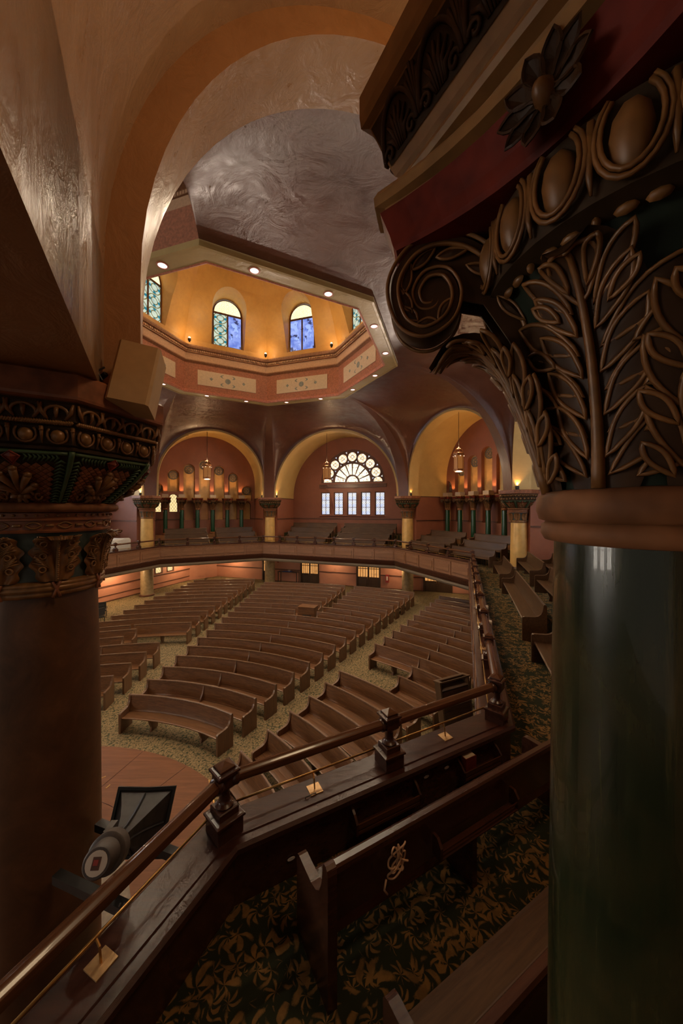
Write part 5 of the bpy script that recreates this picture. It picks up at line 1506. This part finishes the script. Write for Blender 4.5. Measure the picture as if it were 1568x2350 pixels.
for s, z, lb in ((.55, .18, 'leftmost'), (2.12, .36, 'middle'), (2.42, .36, 'rightmost')):
    q = Vector(K[1])+near_t*s+Vector((near_t.y, -near_t.x))*.168
    o = tag(empty('number_plate', (q.x, q.y, ZF+z), nrz), 'small oval ivory number plate on the near parapet, %s of three' % lb, 'plate', 'number plates on the near parapet')
    MB().prism([(.035*math.cos(2*PI*j/16), .014*math.sin(2*PI*j/16)) for j in range(16)], 0, .006, lambda x, y, z: (x, -z, y)).build('plate_face', 'label_white', o)
# red hymnal in the rack
q = Vector(K[1])+near_t*2.72+Vector((near_t.y, -near_t.x))*.215
bk = tag(empty('hymnal', (q.x, q.y, ZF+.212), nrz), 'thick red hymnal with cream pages standing in the near book rack', 'book')
MB().box((0, 0, .11), (.155, .07, .215)).build('page_block', 'paper_cream', bk)
for y in (-.038, .038): MB().box((0, y, .11), (.165, .008, .22)).build('cover', 'book_red', bk)
MB().box((-.081, 0, .11), (.008, .08, .22)).build('spine', 'book_red', bk)
for j, s in enumerate((4.2, 5.6)):                       # books by the right railing
    e_ = (Vector(K[3])-Vector(K[2])).normalized(); o_ = Vector((e_.y, -e_.x)); q = Vector(K[2])+e_*s+o_*.20
    bk = tag(empty('hymnal', (q.x, q.y, ZL-.18), math.atan2(e_.y, e_.x)), 'pale-edged hymnal behind the long right railing, %s one' % ('nearer' if j == 0 else 'farther'), 'book')
    MB().box((0, 0, .11), (.16, .06, .22)).build('page_block', 'paper_cream', bk)
    for y in (-.034, .034): MB().box((0, y, .11), (.17, .008, .225)).build('cover', 'book_red', bk)
    MB().box((0, 0, -.02), (.22, .10, .02)).build('rest', 'wood_dark', bk)
# little handle on the ledge
q = Vector(K[1])+near_t*.80; o = tag(empty('ledge_staple', (q.x, q.y, ZL), nrz), 'small dark wire staple on the near parapet ledge', 'staple')
MB().tube([(-.055, -.02, 0), (-.055, -.02, .018), (.055, -.02, .018), (.055, -.02, 0)], .004, 6).build('wire', 'black_iron', o)

# ------------------------------------------------------------------ near gallery pews
Dn = Vector((.875, .484)); Nn = Vector((-.484, .875))
q0 = Vector((-.09, 2.26))
def near_pew(q0, L, label, rack, mat='wood_dark'):
    M, LL = straight_map(q0+Dn*L, q0, ZF); return make_pew(label, 'pews of the near gallery', M, LL, mat=mat, endmat='wood_dark', nseg=4, rack=rack)
near_pew(q0, 2.95, 'dark glossy pew in front of the camera with a rope tied to it', [(1.05, 2.0)])
near_pew(Vector((.50, 1.46)), 2.0, 'dark pew at the bottom right with its polished seat towards the camera', False, 'wood_gallery')  # lighter wood on this pew stands in for the seat's bright highlight
e_ = Vector((.337, .941)); o_ = Vector((.941, -.337)); K2 = Vector(K[2])
def right_pew(s0, s1, off, z, label, **kw):
    far_, near_ = K2+e_*s1+o_*(off+.55), K2+e_*s0+o_*(off+.55)
    return gpew(far_, near_, z, label, 'pews of the right gallery', **kw)
tr = MB(); 
for s0, s1 in ((-2.0, 14.4),):
    pts = [K2+e_*s0+o_*1.78, K2+e_*s1+o_*1.78, K2+e_*s1+o_*5.5, K2+e_*s0+o_*5.5]
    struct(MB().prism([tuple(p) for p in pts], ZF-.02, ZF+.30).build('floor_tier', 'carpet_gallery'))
right_pew(-1.2, 3.50, .97, ZF, 'front pew of the right gallery cut by the green column', mat='wood_gallery')
right_pew(4.72, 9.9, .97, ZF, 'front pew of the right gallery, second along the aisle', mat='wood_gallery')
right_pew(10.8, 14.4, .97, ZF, 'front pew of the right gallery, third along the aisle', mat='wood_gallery')
right_pew(4.0, 9.2, 2.0, ZF+.31, 'second-row pew of the right gallery beside the green column')
right_pew(10.2, 13.9, 2.0, ZF+.31, 'second-row pew of the right gallery near the gold column')
right_pew(9.0, 13.6, 3.0, ZF+.31, 'third-row pew of the right gallery behind the gold column')
# ------------------------------------------------------------------ hanging lanterns
def pendant(S, x, y, zt, label):
    p = S.W(x, y, 0); L = tag(empty('hanging_lantern', (p[0], p[1], EYE+2.45)), label, 'lantern', 'hanging copper lanterns')
    n = 6
    hx = lambda r, z: [(r*math.cos(2*PI*k/n), r*math.sin(2*PI*k/n), z) for k in range(n)]
    MB().tube([(0, 0, 1.60), (0, 0, zt-2.45)], .014, 6).build('chain_rod', 'black_iron', L)
    MB().lathe([(.03, 1.62), (.06, 1.58), (.06, 1.54), (.04, 1.52)], 10).build('finial', 'black_iron', L)
    for k in range(n):
        a = 2*PI*k/n
        MB().tube([(.32*math.cos(b)*math.cos(a), .32*math.cos(b)*math.sin(a), 1.24+.30*math.sin(b)) for b in [PI/2*i/6 for i in range(7)]], .018, 5).build('crown_strap', 'lamp_copper', L)
        MB().tube([(.33*math.cos(a), .33*math.sin(a), .16), (.33*math.cos(a), .33*math.sin(a), 1.10)], .018, 5).build('corner_bar', 'lamp_copper', L)
    MB().loft([hx(.31, 1.06), hx(.36, 1.08), hx(.37, 1.22), hx(.32, 1.26)], True, False, False).build('upper_band', 'lamp_copper', L)
    MB().loft([hx(.31, .16), hx(.31, 1.06)], True, False, False).build('amber_glass', 'lantern_glass', L)
    MB().loft([hx(.26, .02), hx(.33, .04), hx(.345, .16), hx(.31, .18)], True, False, False).build('lower_band', 'lamp_copper', L)
    MB().loft([hx(.25, .015), hx(.25, .0)]).build('bottom_lens', 'lantern_bottom', L)
    for k in range(n):
        a = 2*PI*(k+.5)/n; MB().lathe([(0, -.03), (.03, -.015), (.03, .015), (0, .03)], 8, (.335*math.cos(a), .335*math.sin(a), 1.02)).build('jewel', 'lantern_bottom', L)
    lamp('lantern_light', 'POINT', (p[0], p[1], EYE+2.35), (150 if S is SF else 75), (1, .76, .48), .2)
    lamp('lantern_glow', 'POINT', (p[0], p[1], EYE+4.15), 50, (1, .62, .30), .12)
pendant(SLD, -.45, .2, 6.4, 'copper lantern hanging in the left niche bay')
pendant(SF, -.75, .2, 6.5, 'copper lantern hanging in front of the great window')
pendant(SRD, .30, .2, 6.4, 'copper lantern hanging in the right niche bay')

# ------------------------------------------------------------------ tan loudspeaker box on the left column
sp = tag(empty('loudspeaker', (-1.76, 2.87, EYE+.80), R_(18)), 'tan box loudspeaker tilted above the left column capital', 'loudspeaker')
def tilt(mb, ax=-.20, ay=.14):
    R = Matrix.Rotation(ax, 3, 'X') @ Matrix.Rotation(ay, 3, 'Y'); mb.v = [tuple(R @ Vector(p)) for p in mb.v]; return mb
cab = MB(); sec = [(-.155, -.13), (-.135, -.15), (.135, -.15), (.155, -.13), (.155, .13), (-.155, .13)]
cab.loft([[(x, y, z) for x, y in sec] for z in (.03, .56)]); tilt(cab).build('cabinet', 'speaker_tan', sp)
g_ = MB().box((0, .135, .295), (.29, .012, .50)); tilt(g_).build('grille', 'black_plastic', sp)
MB().tube([(-.17, -.02, .30), (-.23, .02, .26), (-.25, .10, .22)], .02, 8).build('wall_bracket', 'black_iron', sp)
MB().tube([(-.17, -.05, .34), (-.22, -.06, .30), (-.19, -.04, .24), (-.24, 0, .20), (-.20, .0, .12)], .008, 6).build('cable', 'black_plastic', sp)

# ------------------------------------------------------------------ black horn loudspeaker slung outside the parapet
drv = Vector((-1.68, 2.45, EYE-2.46)); mouth = Vector((-1.80, 3.10, EYE-2.80))
ax = (mouth-drv).normalized(); side = ax.cross(Vector((0, 0, 1))).normalized(); upv = side.cross(ax)
rot = R_(-6); s2 = side*math.cos(rot)+upv*math.sin(rot); u2 = upv*math.cos(rot)-side*math.sin(rot)
horn = tag(empty('horn_loudspeaker', (drv.x, drv.y, drv.z-.4)), 'black square horn loudspeaker on brackets behind the lower left rail', 'loudspeaker')
def HV(a, s, u): q = drv+ax*a+s2*s+u2*u-Vector((drv.x, drv.y, drv.z-.4)); return tuple(q)
def sqring(a, h, k=1.0): return [HV(a, -h, -h*k), HV(a, 0, -h*k*.97), HV(a, h, -h*k), HV(a, h*.97, 0), HV(a, h, h*k), HV(a, 0, h*k*.97), HV(a, -h, h*k), HV(a, -h*.97, 0)]
MB().loft([sqring(.22, .05), sqring(.34, .065), sqring(.46, .10), sqring(.56, .145), sqring(.66, .20), sqring(.70, .225), sqring(.71, .225), sqring(.68, .19), sqring(.5, .10)], True, True, False).build('horn_flare', 'black_plastic', horn)
fr = MB(); fr.loft([sqring(.685, .25), sqring(.715, .25), sqring(.715, .225), sqring(.685, .225), sqring(.685, .25)], True, False, False).build('mouth_flange', 'black_iron', horn)
for s, u in ((0, 1), (0, -1), (1, 0), (-1, 0)):
    MB().tube([HV(a, s*h, u*h) for a, h in ((.24, .055), (.34, .07), (.46, .105), (.56, .15), (.66, .205))], .010, 5).build('flare_rib', 'black_iron', horn)
def cyl(a0, a1, r0, r1, nm, mt, n=24):
    MB().loft([[HV(a, r*math.cos(2*PI*j/n), r*math.sin(2*PI*j/n)) for j in range(n)] for a, r in ((a0, r0*.9), (a0+.01, r0), (a1-.01, r1), (a1, r1*.9))]).build(nm, mt, horn, smooth=True, angle=40)
cyl(.10, .24, .085, .06, 'throat', 'grey_plastic'); cyl(.0, .11, .125, .125, 'driver_ring', 'grey_plastic'); cyl(-.14, .0, .092, .10, 'driver_cap', 'grey_plastic')
n = 20
MB().loft([[HV(a, .068*math.cos(2*PI*j/n), .068*math.sin(2*PI*j/n)) for j in range(n)] for a in (-.141, -.145)]).build('label_disc', 'label_white', horn)
MB().loft([[HV(a, -.026, -.034), HV(a, .026, -.034), HV(a, .026, .034), HV(a, -.026, .034)] for a in (-.145, -.147)]).build('label_emblem', 'trim_dark', horn)
MB().loft([[HV(a, -.018, -.010), HV(a, .012, -.010), HV(a, .012, .020), HV(a, -.018, .020)] for a in (-.147, -.149)]).build('label_mark', 'label_red', horn)
MB().box((0, 0, 0), (.05, .10, .09)).build('terminal_box', 'grey_plastic', horn, loc=HV(.24, -.08, .06))
# steel brackets, chain and cables that carry it
br = tag(empty('speaker_bracket', (-1.56, 2.75, EYE-2.98), R_(-18)), 'pair of dark steel bars carrying the horn loudspeaker', 'bracket')
MB().box((-.33, .22, .03), (.98, .07, .07)).build('steel_bar', 'black_iron', br)
MB().box((-.33, -.16, -.05), (.90, .07, .07)).build('steel_bar', 'black_iron', br)
ch = tag(empty('chain', (-1.22, 2.78, EYE-3.2)), 'short rusty chain hanging from the speaker bars', 'chain')
for j in range(7):
    a = PI/2 if j % 2 else 0
    MB().tube([(.016*math.cos(q)*math.cos(a)-.012*j, .016*math.cos(q)*math.sin(a), .24-.045*j+.03*math.sin(q)) for q in [2*PI*i/12 for i in range(12)]], .005, 5, True).build('chain_link', 'brass_plate', ch)
cb = tag(empty('speaker_cable', (-1.72, 2.5, EYE-3.6)), 'looped grey cables hanging below the horn loudspeaker', 'cable')
for d in (0, .03, .055):
    MB().tube([(.05+d, .10, .62), (.0+d*.5, .06, .45), (-.10-d, .0, .25), (-.16-d*1.5, -.05, .0), (-.12-d, -.08, -.25), (-.04+d, -.10, -.38)], .007, 6).build('cable_strand', 'grey_plastic', cb, smooth=True)
MB().tube([(.10, .10, .58), (.18, .02, .50), (.22, -.02, .47)], .008, 6).build('cable_strand', 'grey_plastic', cb, smooth=True)
MB().prism([(-.12, -.10), (.10, -.10), (.12, .10), (-.08, .12)], -.62, -.36).build('cable_bag', 'black_plastic', cb)

# ------------------------------------------------------------------ rope on the near pew
rp = tag(empty('rope', (q0.x+.55*Dn.x, q0.y+.55*Dn.y, ZF+.75), R_(28.97)), 'knotted pale cord tied to the back of the near pew', 'rope')
random.seed(3); pts = []
for i in range(60):
    a = i*.72; r = .045+.02*math.sin(i*.9); pts.append((.08*math.sin(a)*(.6+.5*math.sin(i*.31)), -.035-.012*math.sin(i*1.7), .02+.11*math.cos(a*.63+.3)*(.7+.4*math.sin(i*.5))))
sm = []
for i in range(1, len(pts)-2):
    a, b, c_, d = [Vector(p) for p in pts[i-1:i+3]]
    for j in range(4):
        t = j/4; sm.append(.5*((2*b)+(c_-a)*t+(2*a-5*b+4*c_-d)*t*t+(3*b-a-3*c_+d)*t**3))
MB().tube(sm, .0065, 6).build('cord_tangle', 'rope', rp, smooth=True)
MB().tube([(-.10, -.03, -.06), (-.12, -.035, -.12), (-.09, -.03, -.17)], .0075, 6).build('cord_end', 'rope', rp, smooth=True)

# ------------------------------------------------------------------ tall wooden board cabinet on the main floor
cbx = tag(empty('tall_lectern', (3.32, 9.7, .0), R_(14)), 'tall dark wooden stand with an open sloping top beside the right front pews', 'stand')
MB().box((0, -.13, 1.0), (.84, .03, 1.55)).build('front_board', 'wood_dark', cbx)
for sx in (-1, 1): MB().prism([(-.16, .0), (.16, .0), (.16, 1.95), (-.16, 2.08)], sx*.43-.02, sx*.43+.02, lambda x, y, z: (z, x, y)).build('side_board', 'wood_gallery', cbx)
MB().box((0, .15, 1.0), (.84, .03, 1.9)).build('back_board', 'wood_dark', cbx)
tp = MB(); tp.holed([(-.47, -.20), (.47, -.20), (.47, .20), (-.47, .20)], [[(-.38, -.16), (.38, -.16), (.38, .02), (-.38, .02)]], lambda x, y, z: (x, z, 2.03-.30*z-y), .04, True); tp.build('sloping_top', 'wood_gallery', cbx)
MB().box((0, 0, 1.80), (.82, .28, .02)).build('inner_shelf', 'wood_door', cbx)

cbx.rotation_euler = (0, R_(-7), R_(14)); cbx.location.z = .06
# ------------------------------------------------------------------ sound desk among the back pews
r = 7.6+SP*11-.45
a_ = R_(74.2); dz = floor_z(CX+r*math.cos(a_), CY+r*math.sin(a_))
sd = tag(empty('sound_desk', (CX+17.25*math.cos(R_(72.9)), CY+17.25*math.sin(R_(72.9)), dz), R_(-17.1)), 'wooden sound desk standing among the back centre pews', 'desk')
MB().box((0, -.28, .55), (.95, .03, 1.06)).build('front_panel', 'wood_pew', sd)
for sx in (-1, 1): MB().box((sx*.48, 0, .55), (.03, .58, 1.08)).build('side_panel', 'wood_pew_end', sd)
MB().box((0, 0, 1.10), (1.02, .66, .04)).build('desk_top', 'wood_pew', sd)
MB().box((0, -.05, .62), (.92, .46, .02)).build('shelf', 'wood_pew', sd)
MB().box((.05, -.31, .60), (.5, .03, .16)).build('open_slot', 'black_plastic', sd)
# ------------------------------------------------------------------ side table with blue cloth, extinguishers, alarm, chairs, sheets
p = SF.W(-4.45, DB-.50, 0)
tb = tag(empty('side_table', (p[0], p[1], floor_z(p[0], p[1])), SF.rz), 'long side table with a blue cloth below the far gallery', 'table')
MB().box((0, 0, 1.0), (1.9, .6, .04)).build('table_top', 'wood_door', tb)
for sx in (-1, 1):
    for sy in (-1, 1): MB().box((sx*.9, sy*.25, .49), (.06, .06, .98)).build('leg', 'wood_door', tb)
MB().box((-.1, -.02, 1.03), (.8, .5, .025)).build('cloth', 'blue_cloth', tb)
o = tag(empty('white_bowl', (SF.W(-4.4, DB-.50, 0)[0], SF.W(-4.4, DB-.50, 0)[1], floor_z(p[0], p[1])+1.045)), 'small white bowl on the blue table cloth', 'bowl')
MB().lathe([(.05, 0), (.10, .04), (.12, .10), (.11, .10), (.08, .04), (.0, .02)], 16, cap=False).build('bowl', 'white_cloth', o, smooth=True)
for x, lb in ((4.35, 'red fire extinguisher cabinet right of the far double doors'),):
    q = SF.W(x, DB-.16, 0); o = tag(empty('extinguisher_box', (q[0], q[1], .75), SF.rz), lb, 'extinguisher')
    MB().box((0, 0, .32), (.26, .14, .62)).build('box', 'red_box', o); MB().box((0, -.074, .34), (.12, .01, .34)).build('notice', 'label_white', o)
q = SF.W(-5.75, DB-.04, 0); o = tag(empty('alarm_box', (q[0], q[1], 2.0), SF.rz), 'small red fire alarm on the wall beside the gold column', 'alarm')
MB().box((0, 0, 0), (.14, .07, .20)).build('box', 'red_box', o); MB().box((0, -.04, .04), (.08, .01, .05)).build('lamp', 'label_white', o)
def chair(x, y, rz, lb):
    c = tag(empty('stacking_chair', (x, y, floor_z(x, y)), rz), lb, 'chair', 'dark chairs by the left wall')
    MB().box((0, 0, .45), (.46, .46, .06)).build('seat', 'chair_black', c)
    MB().box((0, .22, .78), (.46, .05, .42)).build('backrest', 'chair_black', c)
    for sx in (-1, 1):
        for sy in (-1, 1): MB().tube([(sx*.21, sy*.20, .44), (sx*.22, sy*.23, 0)], .013, 6).build('leg', 'black_iron', c)
        MB().tube([(sx*.23, -.18, .44), (sx*.25, -.16, .64), (sx*.25, .18, .66), (sx*.23, .22, .70)], .014, 6).build('armrest', 'black_iron', c)
chair(-14.75, 21.2, R_(-150), 'dark armchair by the left wall, the one farthest from the big column')
chair(-14.05, 19.9, R_(-120), 'dark chair by the left wall just beside the big column')
chair(-14.45, 20.5, R_(-135), 'dark chair by the left wall between two others')
def sheet(pts, h, lb, base, cx):
    o = tag(empty('dust_sheet', base, 0), lb, 'sheet', 'white sheets in the far left gallery')
    mb = MB(); n = 28
    def ring(k, z, j): return [(math.cos(2*PI*i/n)*cx[0]*k*(1+.04*math.sin(5*2*PI*i/n+j)), math.sin(2*PI*i/n)*cx[1]*k*(1+.04*math.sin(7*2*PI*i/n+j)), z) for i in range(n)]
    sq = lambda r: [(max(-cx[0], min(cx[0], p[0]*1.3)), max(-cx[1], min(cx[1], p[1]*1.3)), p[2]) for p in r]
    mb.loft([sq(ring(1.06, 0, 0)), sq(ring(1.03, h*.5, 1)), sq(ring(1.0, h*.93, 2)), sq(ring(.93, h, 2)), ring(.3, h*1.01, 3)]); mb.build('draped_cloth', 'white_cloth', o, smooth=True)
sheet(None, 1.22, 'white dust sheet draped over a long box behind the far left railing', (-16.15, 24.1, ZF), (.9, 1.0))
sheet(None, 1.3, 'white rounded dust sheet on the tier behind the far left railing', (-18.0, 25.6, ZF+.33), (.7, .7))
struct(MB().box((-18.2, 25.4, ZF+.16), (1.9, 2.4, .34)).build('floor_tier', 'carpet_gallery'))

# strips of yellow tape on the stage boards
for i, (x, y, a, lb) in enumerate(((-5.95, 8.55, 40, 'longest, nearest the carpet'), (-5.85, 8.25, 10, 'middle one'), (-5.62, 8.28, 80, 'the one farthest right'), (-6.1, 8.1, 70, 'closest to the big column'))):
    o = tag(empty('tape_mark', (x, y, .12), R_(a)), 'scrap of yellow tape on the stage floor, %s' % lb, 'tape', 'yellow tape marks on the stage')
    MB().box((0, 0, .003), (.16-.02*i, .035, .004)).build('strip', 'brass', o)

# ------------------------------------------------------------------ ceiling lamps beneath the gallery
def under_lamp(x, y, pw, lb):
    o = tag(empty('ceiling_lamp', (x, y, ZSOF)), lb, 'lamp', 'flush lamps beneath the gallery')
    MB().lathe([(.14, .0), (.15, -.03), (.12, -.05)], 16).build('rim', 'brass_plate', o, smooth=True, angle=40)
    MB().lathe([(.115, -.045), (.09, -.075), (0, -.09)], 16).build('glass_bowl', 'lantern_bottom', o, smooth=True)
    lamp('ceiling_lamp_light', 'POINT', (x, y, ZSOF-.22), pw*.9, (1, .70, .38), .12)
for i, (x, pw) in enumerate(((-10.3, 55), (-6.0, 30), (-.2, 30), (5.3, 30), (9.6, 35))):
    p = SF.W(x, -.15, 0); under_lamp(p[0], p[1], pw, 'flush ceiling lamp beneath the far gallery, %s from the left' % ORD[i])
for i, s in enumerate((2.6, 5.6, 11.6)):
    p = A_+lt*s+Vector((lt.y, -lt.x))*.95; under_lamp(p.x, p.y, 70, 'flush ceiling lamp along the left wall beneath the gallery, %s from the stage' % ORD[i])
# niche uplights standing on the far arcade columns
for S, nm in ((SLD, 'left'), (SRD, 'right')):
    for i, k in enumerate((-2.5, -1.5, -.5, .5, 1.5, 2.5)):
        p = S.W(-.32+1.285*k, S.depth-.30, EYE+1.40); lamp('niche_uplight', 'SPOT', p, 30, (1, .50, .16), .05, target=S.W(-.32+1.285*k, S.depth+.1, EYE+4.5), spot=110, blend=.8)
# unseen fill light added to brighten the near bay, no lantern there
p = SN.W(1.0, 3.6, EYE+4.5); lamp('near_bay_fill', 'POINT', p, 105, (1, .72, .42), .6)
# wall beyond the stage with tall unseen windows added to light the hall
ws = struct(empty('wall_stage', (-21, 1.0, 0), PI/2), 'side wall beyond the stage')
hs = [[(x-1.0, 4.2), (x+1.0, 4.2)]+arc_pts(x, 8.6, 1.0, 0, PI, 14) for x in (-5, -1.5, 2.0)]
MB().holed([(-9, -.5), (9, -.5), (9, 16), (-9, 16)], hs, lambda x, y, z: (x, y, z), .3).build('wall_face', 'plaster_wall', ws)
for i, x in enumerate((-5, -1.5, 2.0)):
    w_ = struct(empty('window_%d' % (60+i), (-21.15, 1.0+x, 4.2), PI/2), 'tall unseen stage window added to light the hall')
    MB().prism([(-.97, .03), (.97, .03)]+arc_pts(0, 4.4, .97, 0, PI, 14), 0, .02, lambda X, Y, Z: (X, Z, Y)).build('pane', 'glass_stage_fill', w_)
    for z in (1.1, 2.2, 3.3, 4.4): MB().box((0, -.03, z), (2.0, .05, .06)).build('glazing_bar', 'trim_dark', w_)
    MB().box((0, -.03, 2.7), (.06, .05, 5.3)).build('glazing_bar', 'trim_dark', w_)
